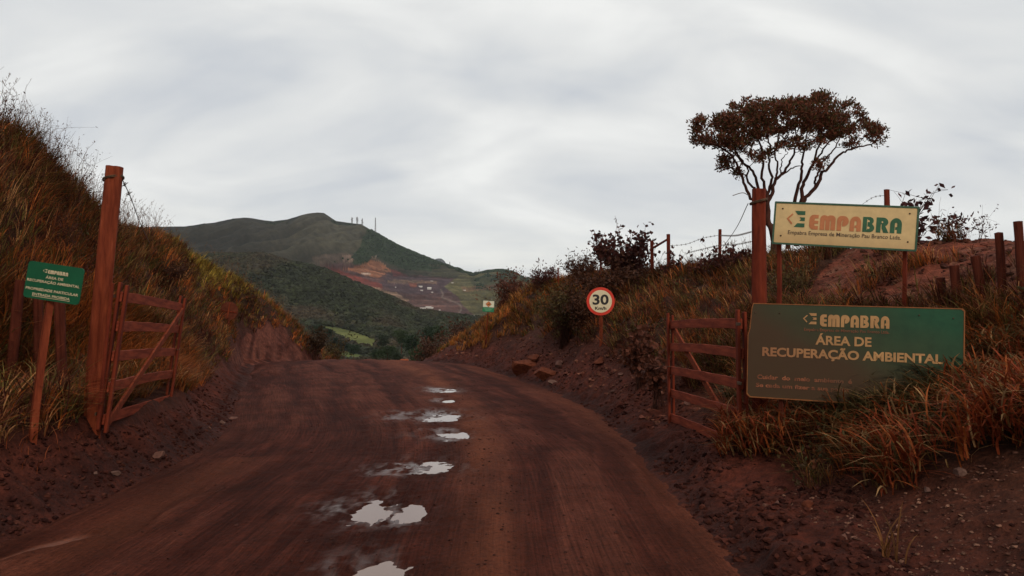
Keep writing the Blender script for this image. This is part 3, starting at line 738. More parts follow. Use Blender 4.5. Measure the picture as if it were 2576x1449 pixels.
inview = (Yg > 3.6) & (Yg < 60) & (gix > -350) & (gix < 2950) & (aU < 5.6)
# bare earth polygon limits in plan: grass starts above the shoulder
clump = fbm(Yg * .55, (GX + GZ) * .55, 3, 101)
pat = fbm(Yg * 1.7, (GX + GZ) * 1.7, 3, 103)
vegL = (GU < -1.85 + clump * 1.1) & ~inpoly(gix + fbm(Yg * 1.1, GZ * 1.5, 3, 73) * 50, giy + fbm(Yg * 1.3, GZ * 1.3, 3, 74) * 50, BARE_L)
vegL &= ~((Yg < 11.3) & (GU > -2.05 + pat * .6))
vegL &= ~((Yg < 7.2) & (GU > -2.3 + pat * .6))
vegR = (GU > 1.95 + clump * 1.3) & ~(inpoly(gix, giy, BARE_R) & (pat < .17) & (GU > 1.5))
vegR &= ~((Yg < 6.1 + pat * 1.5) & (GU < 3.6))
gateL = (GU < 0) & (Yg > 6.2) & (Yg < 11.2) & (GX > -4.22 - (Yg - 7.7) * .24)
vegL &= ~gateL
dens = (vegL | vegR) * inview
dist = np.maximum(Yg, 4)
ridge_b = 1 + 1.2 * np.exp(-((aU - 4) / .4) ** 2)
def palette(P, n, far_yellow=True):
    Yb = P[:, 1]; q = P[:, 0] + P[:, 2]
    a = fbm(Yb * .42, q * .6, 3, 111); b_ = fbm(Yb * 1.3, q * 1.3, 3, 113)
    olive = G([0.085, 0.062, 0.017]); brown = G([0.135, 0.042, 0.018]); orng = G([0.27, 0.075, 0.018]); maro = G([0.085, 0.022, 0.014]); dark = G([0.046, 0.015, 0.010]); straw = G([0.27, 0.13, 0.052]); yel = G([0.175, 0.118, 0.022])
    r = rng.random(n) + a * .9
    c = np.where((r < .25)[:, None], dark, np.where((r < .52)[:, None], brown, np.where((r < .87)[:, None], olive, np.where((P[:, 0] > 0)[:, None] & (rng.random(n) < .55)[:, None], maro * 1.3, orng))))
    s_ = rng.random(n)
    c = np.where((s_ < .085)[:, None], straw, c)
    c = np.where(((s_ > .86) & (b_ > 0.02))[:, None], orng, c)
    ix, iy = proj(P)
    # dry orange clump by the left gate's free end; yellow-green grass along the far left crest
    m1 = np.exp(-((P[:, 0] + 5.6) / 1.1) ** 2 - ((Yb - 12.8) / 2.2) ** 2); k1 = rng.random(n) < m1 * .85
    c = np.where(k1[:, None], orng * 1.1, c)
    m2 = (P[:, 0] < -8) * np.clip((Yb - 22) / 5, 0, 1) * np.clip((P[:, 2] - 1.6) / 1.4, 0, 1); k2 = rng.random(n) < m2 * .8
    c = np.where(k2[:, None], yel * 1.1, c)
    m3 = (P[:, 0] > -3) * np.clip((Yb - 23) / 5, 0, 1) * .55; k3 = rng.random(n) < m3
    c = np.where(k3[:, None], G([0.20, 0.078, 0.018]), c)
    return c * rng.uniform(.6, 1.5, (n, 1)) * np.where(P[:, :1] < 0, 1.3, 1.25) * (1 + 1.6 * fbm(Yb * .9, q * 1.1, 3, 117)[:, None])
def grass_obj(name, n, wt, Lr, Wd, bendr, label, cat, seg=2, colf=None, scale_by_dist=True, lift=0.0, tuft=True):
    kt = 13 if tuft else 1; m_ = n // kt; n = m_ * kt
    P_, i, j = gsample(m_, wt)
    hd = rng.uniform(0, 2 * np.pi, n)
    if tuft:
        rt_f = rng.uniform(.5, 1.5, m_); P0 = P_; P_ = np.repeat(P_, kt, 0); sp_ = rng.uniform(.005, .05, n) * np.repeat(rt_f, kt) * np.clip(P_[:, 1] / 9, 1, 1.8)
        P_ = P_ + np.stack([np.cos(hd) * sp_, np.sin(hd) * sp_, sp_ * 0], 1)
    Lg = rng.uniform(*Lr, n) * (0.75 + 1.0 * np.clip(fbm(P_[:, 1] * 1.1, (P_[:, 0] + P_[:, 2]) * 1.1, 2, 121) + .35, 0, .9))
    Wg = Wd * (np.clip(P_[:, 1] / 9.0, .8, 3.2) if scale_by_dist else 1) * rng.uniform(.6, 1.4, n)
    if tuft: Lg = Lg * np.repeat(rt_f, kt)
    cf = colf or palette
    cc = np.repeat(cf(P0, m_), kt, 0) * rng.uniform(.6, 1.4, (n, 1)) if tuft else cf(P_, n)
    if tuft: pk_ = rng.random(n) < .3; cc[pk_] = cf(P_, n)[pk_]
    side = np.where(P_[:, 0] > 0, 1.0, -1.0)
    up = np.stack([-side * .28, np.zeros(n), np.ones(n)], 1)
    v_, t_, q_, k_ = blades(P_ - [0, 0, .02] + np.stack([np.zeros(n), np.zeros(n), rng.random(n) * lift], 1), hd, Lg, Wg, rng.uniform(*bendr, n), cc, seg, up)
    o = link(name, npmesh(name, v_, t_, q_, col=k_), M_grass)
    return tag(o, label, cat, kind='stuff')
W0 = dens * (1 / dist ** 1.15) * (0.35 + 1.0 * (pat > -.12)) * ridge_b
grass_obj('bank_grass', 290000, W0, (.12, .34), .0085, (.5, 2.8), 'dry reddish and olive grass covering both banks of the road cutting', 'grass', 2, None, True, .10)
# long grass with seed heads along the skylines
crest = dens * np.exp(-((aU - 4.0) / .35) ** 2) * (0.3 + (clump > 0)) / dist
P_, _, _ = gsample(1500, crest)
lines = []; hv = []
n = len(P_); Lh = rng.uniform(.35, .95, n) * np.where(P_[:, 0] < -5, 1.15, .8)
for p, L_ in zip(P_, Lh):
    a = rng.uniform(0, 6.28); k = rng.uniform(.1, .45) * L_
    q = np.array([p, p + [math.cos(a) * k * .15, 0, L_ * .5], p + [math.cos(a) * k * .55, math.sin(a) * k * .3, L_ * .85], p + [math.cos(a) * k, math.sin(a) * k * .5, L_]])
    lines.append((q, [.0035, .003, .0022, .0015])); hv.append(q[2:])
v_, q_ = tubes(lines, 3)
cc = np.repeat(G([[0.13, 0.065, 0.035]]) * rng.uniform(.5, 1.4, (n, 1)), 12, 0)
hv = np.array(hv); m_ = 9
tt_ = rng.random((n, m_, 1)); hc = hv[:, :1] * (1 - tt_) + hv[:, 1:] * tt_
sel = rng.random(n) < .6
hc = hc[sel].reshape(-1, 3); hd_ = rng.normal(size=hc.shape) * .6 + [0, 0, 1.2]
lv, lt_, lk = leaves(hc, hd_, .05, .010, np.tile(G([[0.14, 0.075, 0.045]]), (len(hc), 1)))
o = link('seed_head_grass', npmesh('seed_head_grass', np.concatenate([v_, lv]), lt_ + len(v_), q_, col=np.concatenate([cc, lk])), M_grass)
tag(o, 'tall dry grass stalks with seed heads along the tops of the banks', 'grass', kind='stuff')
# coarse broad-bladed grass in the right foreground, in front of the green board
FG = [(1800, 1160), (1835, 1080), (1880, 1030), (1960, 1000), (2400, 930), (2800, 900), (2800, 1120), (2480, 1165), (2400, 1200), (2330, 1235), (2230, 1255), (2120, 1215), (2040, 1150), (1900, 1170)]
fgw = inpoly(gix, giy, FG) & (GU > 1) & (Yg < 9.5)
print('fg cells', fgw.sum(), 'Y', Yg[fgw].min() if fgw.any() else None, Yg[fgw].max() if fgw.any() else None)
def fgcol(P, n):
    a = fbm(P[:, 1] * 1.6, P[:, 0] * 1.6, 3, 131)
    r = rng.random(n) + a * 1.3
    g1 = G([0.080, 0.062, 0.024]); g2 = G([0.135, 0.072, 0.026]); o_ = G([0.27, 0.072, 0.020]); st_ = G([0.30, 0.17, 0.075]); rd = G([0.19, 0.038, 0.014])
    ix, iy = proj(P); low_ = np.clip((iy - 1120) / 100, 0, .4) + np.clip((ix - 2420) / 150, 0, .3)
    r = r - low_
    c = np.where((r < .08)[:, None], rd, np.where((r < .34)[:, None], o_, np.where((r < .62)[:, None], g2, g1)))
    c = np.where((rng.random(n) < .08)[:, None], st_, c)
    return c * 1.15 * rng.uniform(.5, 1.35, (n, 1))
grass_obj('broad_leaf_grass', 15000, fgw * (.12 + (pat > -.1) + 1.5 * (clump > .05)) * 1.0, (.16, .36), .019, (.9, 3.2), 'coarse broad-bladed green and orange grass growing up in front of the large green board', 'grass', 4, fgcol, False, .30, False)
fgb = inpoly(gix, giy, [(1980, 1060), (2420, 960), (2800, 900), (2800, 1040), (2500, 1100), (2060, 1130)]) & (Yg < 9.5) & (GU > 1)
grass_obj('tall_board_grass', 3600, fgb * 1.0, (.18, .36), .016, (.8, 2.8), 'taller thin grass covering the lower right of the green board', 'grass', 4, fgcol, False, .30, False)
# grass behind the right gate and board, and round the left posts
mk = ~gateL & ((inpoly(gix, giy, [(1720, 800), (2000, 780), (2576, 780), (2800, 800), (2800, 960), (1720, 990)]) & (Yg < 13) & (Yg > 7.3) & (GU > 1)) | (inpoly(gix, giy, [(-200, 700), (420, 760), (420, 1020), (210, 1080), (120, 1120), (-200, 1150)]) & (Yg < 13) & (GU < -1.7)))
grass_obj('gate_side_grass', 26000, mk * 1.0, (.18, .4), .013, (.8, 3.0), 'olive and orange grass standing round the gate posts on both sides', 'grass', 3, None, False, .15)
P1 = ((GU < -2) & (Yg > 11) & (Yg < 15.5) & (GX > -7.0) & (GU > -3.2))
grass_obj('orange_grass_clump', 17000, P1 * 1.0, (.2, .42), .013, (.9, 3.0), 'bright orange dry grass hanging over the road edge beyond the left gate', 'grass', 3, None, False, .12)
# broad-leaved weeds among the grass
P_, _, _ = gsample(2600, (vegL | vegR) * inview / dist ** 1.2 * (fbm(Yg * .8, (GX + GZ) * .8, 3, 161) > .04))
kw = 14; c_ = np.repeat(P_, kw, 0); n_ = len(c_); c_ = c_ + rng.normal(size=(n_, 3)) * [.07, .07, .02] + np.stack([np.zeros(n_), np.zeros(n_), rng.random(n_) * .26], 1)
wc = G([(.085, .025, .016), (.055, .050, .020), (.070, .042, .018), (.12, .045, .02)])[rng.integers(0, 4, len(P_))]
v_, t_, k_ = leaves(c_, rng.normal(size=(n_, 3)) + [0, 0, .25], rng.uniform(.035, .085, n_), .035, np.repeat(wc, kw, 0) * rng.uniform(.5, 1.5, (n_, 1)))
tag(link('broad_leaved_weeds', npmesh('broad_leaved_weeds', v_, t_, col=k_), M_leaf), 'low broad-leaved weeds mixed into the grass of the banks', 'weeds', kind='stuff')
# small dry creepers at the foot of the left posts
P_, _, _ = gsample(900, (inpoly(gix, giy, [(-50, 1100), (120, 1080), (210, 1100), (90, 1190), (-50, 1170)]) & (GU < -.5)) * 1.0)
v_, t_, q_, k_ = blades(P_, rng.uniform(0, 6.28, 900), rng.uniform(.1, .28, 900), .009, rng.uniform(1, 2.4, 900), G([[0.26, 0.065, 0.025]]) * rng.uniform(.4, 1.3, (900, 1)), 3)
tag(link('dry_creeper', npmesh('dry_creeper', v_, t_, q_, col=k_), M_grass), 'orange dry trailing stems on the earth under the small green sign', 'dry grass', kind='stuff')
# one isolated tuft in the foreground dirt
B = ground_pt(2250, 1410)
v_, t_, q_, k_ = blades(np.zeros((16, 3)) + rng.normal(size=(16, 3)) * [.03, .03, 0], rng.uniform(0, 6.28, 16), rng.uniform(.18, .42, 16), .014, rng.uniform(.8, 2.3, 16), G([[0.17, 0.07, 0.025]]) * rng.uniform(.4, 1.2, (16, 1)), 5)
tag(link('grass_tuft', npmesh('grass_tuft', v_, t_, q_, col=k_), M_grass, loc=B), 'lone yellowish grass tuft on bare earth at the lower right', 'grass tuft')

# ------------------------------------------------------------------ stones, clods, gravel
M_clod = attr_mat('earth_clod', 0.95, 0, 0.05, .4, 30)
def clods(name, n, wt, rr, cols, label, cat, jit=.25, squash=.7):
    P_, _, _ = gsample(n, wt)
    rad = rng.uniform(0, 1, n) ** 2.2 * (rr[1] - rr[0]) + rr[0]
    cc = G(cols)[rng.integers(0, len(cols), n)] * rng.uniform(.6, 1.3, (n, 1))
    v_, t_, k_ = blobs(P_, rad, cc, squash, jit)
    return tag(link(name, npmesh(name, v_, t_, col=np.clip(k_, .004, 1)), M_clod), label, cat, kind='stuff')
near = (Yg > 3.5) / dist ** 1.3
clods('dirt_clods_right', 4200, (GU > .25) * (GU < 1.75 + pat) * near * (fbm(Yg * 1.2, GX * 1.2, 3, 141) > -.05), (.006, .038), [(.045, .014, .010), (.058, .018, .012), (.026, .008, .006)], 'dark clods of churned earth along the right edge of the road', 'clods')
clods('dirt_clods_left', 3000, (GU < -.25) * (GU > -1.75 - pat) * near * (Yg < 17), (.006, .034), [(.040, .012, .009), (.055, .018, .012), (.026, .008, .006)], 'dark clods of churned earth along the left edge of the road', 'clods')
clods('gravel', 5200, (GU > 1.4) * (GU < 3.4) * (Yg < 6.6) * near * ~fgw, (.004, .019), [(.065, .024, .017), (.10, .045, .032), (.042, .015, .011), (.15, .075, .05)], 'loose gravel and stone chips on the mound at the lower right', 'gravel', .3, .6)
clods('bank_stones', 3500, (inpoly(gix, giy, BARE_R) | ((GU > 1.1) & (GU < 2.1) & (Yg > 10))) * (Yg > 6.5) / dist, (.015, .07), [(.10, .035, .024), (.16, .065, .042), (.06, .022, .016)], 'broken stones on the bare slope of the right bank', 'stones', .35, .6)
# specks scattered on the road
nn = 2600
yy_ = 4 + 18 * rng.random(nn) ** 1.7; uu_ = rng.random(nn)
uu_ = np.where(rng.random(nn) < .6, np.clip(rng.normal(.66, .13, nn), 0.02, .98), uu_)
ri = np.clip(np.searchsorted(RY, yy_), 0, len(RY) - 1); ci = (uu_ * (NU - 1)).astype(int)
P_ = np.stack([RXg[ri, ci], RYg[ri, ci], RZg[ri, ci] + .002], -1)
v_, t_, k_ = blobs(P_, rng.random(nn) ** 5 * .016 + .0025, np.tile(G([[.045, .018, .014]]), (nn, 1)), .6, .3)
tag(link('road_grit', npmesh('road_grit', v_, t_, col=np.clip(k_, .004, 1)), M_clod), 'dark grit and small pebbles lying on the road', 'grit', kind='stuff')

import bmesh
def rock(name, x, y, wpx, label, c1, c2, sq=.55, seed=0, elong=1.3, Yd=None, sink=.25):
    p = ground_pt(x, y)
    r = wpx * p[1] / F * .5
    bm = bmesh.new(); bmesh.ops.create_icosphere(bm, subdivisions=4, radius=1)
    for v in bm.verts:
        c = v.co.copy()
        # chip flat faces off the ball
        for k in range(16):
            rs = random.Random(seed * 31 + k); d = Vector((rs.uniform(-1, 1), rs.uniform(-1, 1), rs.uniform(-.8, 1))).normalized(); lim = rs.uniform(.42, .8)
            q = c.dot(d)
            if q > lim: c -= d * (q - lim)
        v.co = Vector((c.x * r * elong, c.y * r, c.z * r * sq * 1.4)) + Vector((random.uniform(-1, 1), random.uniform(-1, 1), random.uniform(-1, 1))) * r * .02
    me = bpy.data.meshes.new(name); bm.to_mesh(me); bm.free()
    key = 'rock%s' % (c1,)
    if key not in MATS: MATS[key] = noise_mat(key, c1, c2, 14, .85, .8, .01)
    o = link('rock', me, MATS[key], loc=(p[0], p[1], p[2] + r * sq * (.5 - sink))); o.rotation_euler = (random.uniform(-.2, .2), random.uniform(-.2, .2), random.uniform(0, 3))
    return tag(o, label, 'rock')
og = ((.075, .018, .009), (.14, .040, .020)); gy = ((.085, .042, .032), (.16, .09, .07)); br = ((.09, .04, .03), (.16, .075, .055))
for a_ in [(1325, 925, 62, 'large orange rock slab leaning at the foot of the right bank', *og, .8, 1),
           (1372, 945, 68, 'flat orange rock lying nearest the road below the slab on the right bank', *og, .5, 2),
           (1340, 905, 46, 'orange-brown rock above the large slab on the right bank', *og, .6, 3),
           (1385, 962, 26, 'small pale grey stone just below the flat orange rock', *gy, .5, 4),
           (1408, 915, 36, 'reddish rock to the right of the slabs on the bank', *br, .6, 5),
           (1508, 912, 40, 'orange rock under the speed limit sign post', *og, .45, 6),
           (1575, 905, 26, 'flat brown stone right of the speed limit sign post', *br, .35, 7),
           (1608, 962, 30, 'flat brown stone halfway between speed sign and right gate', *br, .4, 8),
           (1560, 940, 20, 'small brown stone on the bare bank left of the right gate', *br, .5, 9),
           (397, 1140, 34, 'dark rounded stone at the left road edge below the gate', *br, .6, 10),
           (293, 1189, 26, 'pale rounded stone at the left road edge', *gy, .6, 11),
           (240, 1199, 11, 'tiny white pebble left of the pale rounded stone', *gy, .7, 12),
           (560, 1060, 18, 'small pinkish stone beyond the left gate by the road', *gy, .6, 13),
           (590, 1052, 32, 'reddish flat stone beside the small pinkish stone', *br, .35, 14),
           (527, 1072, 14, 'small brown stone just past the free end of the left gate', *br, .6, 15),
           (2030, 1270, 30, 'upright pinkish stone in the earth at the right', *og, .9, 16),
           (2410, 1195, 44, 'pale stone at the edge of the coarse grass on the gravel mound', *gy, .6, 17),
           (2345, 1225, 26, 'flat pale stone left of the larger one on the gravel mound', *gy, .45, 18),
           (2120, 1355, 24, 'small brown stone low on the right verge', *br, .6, 19),
           (1960, 1265, 22, 'brown stone at the right road edge under the coarse grass', *br, .6, 20),
           (1735, 1010, 34, 'stone behind the boards of the right gate', *br, .5, 21),
           (1925, 1265, 16, 'small clay lump on the right verge', *br, .6, 22),
           (1540, 985, 18, 'small stone by the right road edge below the bank', *br, .5, 23)]:
    x, y, wpx, lb, c1, c2, sq, sd_ = a_
    rock('rock', x, y, wpx, lb, c1, c2, sq, sd_)

# ------------------------------------------------------------------ posts
def post_mesh(name, top_vec, r0, r1, sides=14, crack=True, seed=0, segs=9, base=.3):
    """slightly crooked round timber from -base to top_vec, with a drying crack and a sawn top"""
    rs = np.random.default_rng(seed + 5); T = np.array(top_vec, float); L_ = np.linalg.norm(T); u = T / L_
    a = np.cross(u, [0, 1, 0]); a /= np.linalg.norm(a); b_ = np.cross(a, u)
    tz = np.linspace(-base / L_, 1, segs + 1); ang = np.linspace(0, 2 * np.pi, sides, endpoint=False)
    w1, w2 = rs.normal(size=2) * .012 * L_ / 2.5
    vs = []
    for t_ in tz:
        c_ = T * t_ + a * w1 * math.sin(t_ * 5) + b_ * w2 * math.sin(t_ * 4 + 1)
        r = r0 + (r1 - r0) * t_
        rr_ = r * (1 + .07 * np.sin(2 * ang + seed + t_) + .03 * rs.normal(size=sides))
        if crack:
            k = int(sides * .75); rr_[k] *= .72 + .2 * math.sin(t_ * 9 + seed) * .5
            k2 = (k + 5) % sides; rr_[k2] *= .9
        vs.append(c_ + rr_[:, None] * (np.cos(ang)[:, None] * a + np.sin(ang)[:, None] * b_))
    vs = np.array(vs).reshape(-1, 3).tolist(); n_ = sides
    fs = [(i * n_ + j, i * n_ + (j + 1) % n_, (i + 1) * n_ + (j + 1) % n_, (i + 1) * n_ + j) for i in range(segs) for j in range(n_)]
    vs.append((T * 1.0 + rs.normal(size=3) * .004 + u * .006).tolist()); k = len(vs) - 1
    fs += [(segs * n_ + j, segs * n_ + (j + 1) % n_, k) for j in range(n_)]
    return pymesh(name, vs, fs)
def post(name, bx, by, tx, ty, Yd, wpx, label, cat='fence post', group=None, mat=None, seed=0, wtop=None, Yt=None, crack=True):
    B = V(bx, by, Yd); T = V(tx, ty, Yt or Yd)
    r = wpx * Yd / F / 2; r1 = (wtop or wpx) * Yd / F / 2
    ext = max(.25, B.z - gz(B.x, B.y) + .2)
    o = link(name, post_mesh(name, T - B, r, r1, seed=seed, crack=crack, base=ext), mat or M_oldwood, loc=B)
    return tag(o, label, cat, group), B, T
tl, tlB, tlT = post('gate_post', 228, 1078, 288, 420, 7.75, 43, 'tall thick cracked red timber post holding the left gate', 'gate post', None, M_woodl, 1, 38)
tr_, trB, trT = post('gate_post', 1912, 1010, 1908, 476, 7.75, 38, 'tall thick red timber post between the right gate and the signs', 'gate post', None, M_wood, 2, 35)
GF = 'fence posts on the left'
for k, a_ in enumerate([(18, 1010, 52, 705, 8.6, 24, 'leaning fence post at the far left, behind the small green sign'),
                        (95, 1010, 98, 700, 8.9, 24, 'dark fence post directly behind the small green sign'),
                        (160, 1000, 146, 705, 8.8, 26, 'fence post just right of the small green sign, leaning left'),
                        (-12, 900, 2, 672, 9.4, 22, 'fence post cut off by the left edge of the picture')]):
    post('fence_post', *a_[:6], a_[6], 'fence post', GF, None, 10 + k)
GRF = 'crooked fence posts on the right'
for k, a_ in enumerate([(2376, 800, 2366, 699, 9.0, 20, 'shortest post, leftmost of the crooked row behind the green board'),
                        (2412, 800, 2400, 668, 8.8, 22, 'straight flat-topped post, second from the left in the crooked row'),
                        (2484, 810, 2452, 644, 8.6, 22, 'post leaning most to the left in the crooked row'),
                        (2532, 830, 2510, 586, 8.4, 21, 'tall post second from the right edge in the crooked row'),
                        (2580, 860, 2560, 557, 8.2, 22, 'tall knobbly post at the right edge of the picture')]):
    post('fence_post', *a_[:6], a_[6], 'fence post', GRF, None, 30 + k)
GH = 'fence posts on top of the right bank'
hillp = {}
for k, a_ in enumerate([(1683, 712, 1681, 589, 19.5, 9, 'fence post with a diagonal brace, on top of the right bank'),
                        (1641, 712, 1640, 606, 20.5, 8, 'thinner post left of the braced post, joined to it by the brace'),
                        (1811, 690, 1811, 577, 18.5, 8, 'lone fence post standing between the braced post and the tree'),
                        (2233, 620, 2231, 477, 14.5, 15, 'fence post showing above the cream company sign'),
                        (1511, 690, 1511, 625, 23.5, 5.5, 'thin fence post left of the round-leaved bush on the bank top'),
                        (1568, 700, 1569, 632, 22.5, 6, 'thin fence post inside the round-leaved bush'),
                        (1404, 712, 1404, 674, 27.5, 4, 'short thin fence post farthest left on the right bank top')]):
    hillp[k] = post('fence_post', *a_[:6], a_[6], 'fence post', GH, M_wood, 50 + k)
A, B = V(1641, 625, 20.5), V(1681, 601, 19.5)
v_, q_ = tubes([(np.array([A, B]) - np.array(A), [.032, .028])], 8)
tag(link('fence_brace', npmesh('fence_brace', v_, quads=q_), M_wood, loc=A), 'slanting rail joining the two posts on the bank top', 'brace')

def wire(name, pts, r, label, cat='wire', barb=0, knots=()):
    P_ = smooth_line([tuple(p) for p in pts], 8); o_ = P_[0].copy()
    ls = [(P_ - o_, r)]
    if barb:
        Ln = np.linalg.norm(P_[-1] - P_[0]); n_ = int(Ln / barb)
        for k in range(1, n_):
            f_ = k / n_ * (len(P_) - 1); i_ = int(f_); c_ = P_[i_] * (1 - f_ + i_) + P_[min(i_ + 1, len(P_) - 1)] * (f_ - i_) - o_
            for s_ in (1, -1): ls.append((np.array([c_ + [-.012 * s_, 0, -.02], c_ + [.012 * s_, 0, .02]]), r * .8))
    for f_ in knots:
        c_ = P_[int(f_ * (len(P_) - 1))] - o_; a = np.linspace(0, 12.6, 24)
        ls.append((c_ + np.stack([np.cos(a) * .012, np.sin(a) * .012, np.linspace(-.018, .018, 24)], 1), r))
        ls.append((np.array([c_ + [-.03, 0, -.02], c_, c_ + [.035, 0, .02]]), r * .8))
    v_, q_ = tubes(ls, 4)
    return tag(link(name, npmesh(name, v_, quads=q_), M_wire, loc=o_), label, cat)
def zz(x, y): return 1635 + .3473 * x, 188.7 + .3473 * y    # enlarged view 5 -> working frame
def wz(pts): return [V(*zz(x, y), Yd) for x, y, Yd in pts]
wire('barbed_wire', wz([(130, 1236, 19.5), (260, 1226, 19.2), (380, 1183, 18.9), (498, 1160, 18.5)]), .005, 'upper barbed wire sagging between the braced post and the lone post', 'barbed wire', .12)
wire('barbed_wire', wz([(505, 1162, 18.5), (620, 1163, 16.5), (740, 1135, 15)]), .005, 'barbed wire running from the lone post to the tall right gate post', 'barbed wire', .12)
wire('barbed_wire', wz([(260, 1292, 19.5), (380, 1262, 19), (500, 1235, 18.5), (620, 1228, 16.5), (740, 1205, 15)]), .005, 'lower barbed wire across the lone post on the bank top', 'barbed wire', .12)
wire('barbed_wire', wz([(1700, 872, 14.5), (1620, 885, 14.8), (1540, 935, 15.2)]), .004, 'bit of barbed wire hanging from the post above the cream sign', 'barbed wire', .12)
wire('stay_wire', [V(1882, 512, 7.7), V(1845, 585, 9.5), V(1782, 670, 13)], .0045, 'taut stay wire from the right gate post down to the bank', 'wire')
wire('stay_wire', [V(308, 452, 7.7), V(330, 500, 8.4), V(352, 560, 9.4), V(377, 612, 11.5)], .005, 'twisted stay wire from the top of the left gate post down to the bank', 'wire', 0, (.10, .27))
wire('loose_wire', [V(1884, 492, 7.6), V(1868, 485, 7.6), V(1843, 492, 7.6)], .004, 'loose wire end sticking out from the right gate post to the left', 'wire')
# wire bindings round the two tall posts
for (T_, B_, f_, r_, lb, sl_) in ((tlT, tlB, .955, .098, 'wire binding wrapped round the top of the left gate post', .02), (trT, trB, .94, .086, 'wire binding wrapped round the top of the right gate post', .02)):
    c_ = B_ + (T_ - B_) * f_; a = np.linspace(0, 2 * np.pi * 3, 60)
    pts = np.stack([np.cos(a) * r_, np.sin(a) * r_, np.linspace(-.012, .012, 60) + np.cos(a) * sl_], 1)
    v_, q_ = tubes([(pts, .0045)], 4)
    tag(link('wire_binding', npmesh('wire_binding', v_, quads=q_), M_bolt, loc=c_), lb, 'wire')

# ------------------------------------------------------------------ gates
def gate(hinge, free, H, label, lean, yoff, curve=0.0):
    """hinge, free: bottom points of the two stiles"""
    root = empty('gate', hinge); tag(root, label, 'gate', 'five-board gate leaves')
    d = free - hinge; Lg = d.length; u = d.normalized()
    up = Vector((0, 0, 1)); up = (up - u * up.dot(u)).normalized(); n_ = u.cross(up).normalized()
    up = (up + n_ * lean).normalized(); n_ = u.cross(up).normalized()
    Mx = Matrix(((u.x, n_.x, up.x, 0), (u.y, n_.y, up.y, 0), (u.z, n_.z, up.z, 0), (0, 0, 0, 1)))
    root.matrix_world = Matrix.Translation(hinge) @ Mx
    for k, hf in enumerate((.055, .28, .49, .70, .905)):
        me = box_mesh('gate_board', Lg - .02, .024, .105, .003)
        bm = bmesh.new(); bm.from_mesh(me); bmesh.ops.subdivide_edges(bm, edges=[e for e in bm.edges if abs(e.verts[0].co.x - e.verts[1].co.x) > Lg * .5], cuts=10)
        bw = random.uniform(.004, .018)
        for v in bm.verts: v.co.z += bw * (1 - (2 * v.co.x / Lg) ** 2) + .003 * math.sin(v.co.x * 9 + k)
        bm.to_mesh(me); bm.free()
        o = link('board', me, M_board, root, (Lg / 2, 0, hf * H)); o.rotation_euler = (random.uniform(-.02, .02), random.uniform(-.006, .006) , random.uniform(-.004, .004))
    for (x_, y_, wd, h0, h1) in ((.03, -.034, .075, -.02, 1.0), (.03, .034, .075, -.03, .985), (Lg - .04, -.030, .07, -.05, 1.02), (Lg - .04, .030, .07, -.05, 1.0)):
        o = link('stile', box_mesh('stile', wd, .030, (h1 - h0) * H, .006), M_wood, root, (x_, y_, (h0 + h1) / 2 * H))
    A = Vector((.10, .029 * yoff, .04 * H)); B_ = Vector((Lg - .10, .029 * yoff, .88 * H)); dd = B_ - A
    o = link('brace', box_mesh('brace', dd.length, .024, .085, .003), M_woodl, root, (A + B_) / 2); o.rotation_euler = (0, -math.atan2(dd.z, dd.x), 0)
    for hf in (.1, .5, .9):
        link('hinge', box_mesh('hinge', .12, .012, .03, .002), M_bolt, root, (-.04, -.052, hf * H))
    v_, q_ = tubes([(np.array([(Lg - .04 + .055 * math.cos(a), .05 * math.sin(a), .52 * H + .01 * math.sin(2 * a)) for a in np.linspace(0, 6.28, 14)]), .005)], 4)
    link('latch_wire', npmesh('latch_wire', v_, quads=q_), M_bolt, root)
    return root
gl = gate(V(256, 1078, 7.7), V(424, 1017, 10.6), 1.47, 'wooden five-board gate leaf swung open on the left, hanging from the cracked post', .11, 1)
gr = gate(V(1873, 1150, 7.6), V(1687, 1064, 10.4), 1.45, 'wooden five-board gate leaf swung open on the right, half behind the grass', .0, 1)
# loose vertical slats between the left post and the gate
for k, (bx, by, tx, ty, lb) in enumerate(((246, 1080, 283, 712, 'narrow vertical lath nailed between left gate post and gate'),)):
    B = V(bx, by, 7.62); T = V(tx, ty, 7.62); d = T - B
    o = link('lath', box_mesh('lath', .03, .03, d.length, .003, 0), M_wood, loc=B); o.rotation_euler = (0, math.atan2(d.x, d.z), 0); tag(o, lb, 'lath')

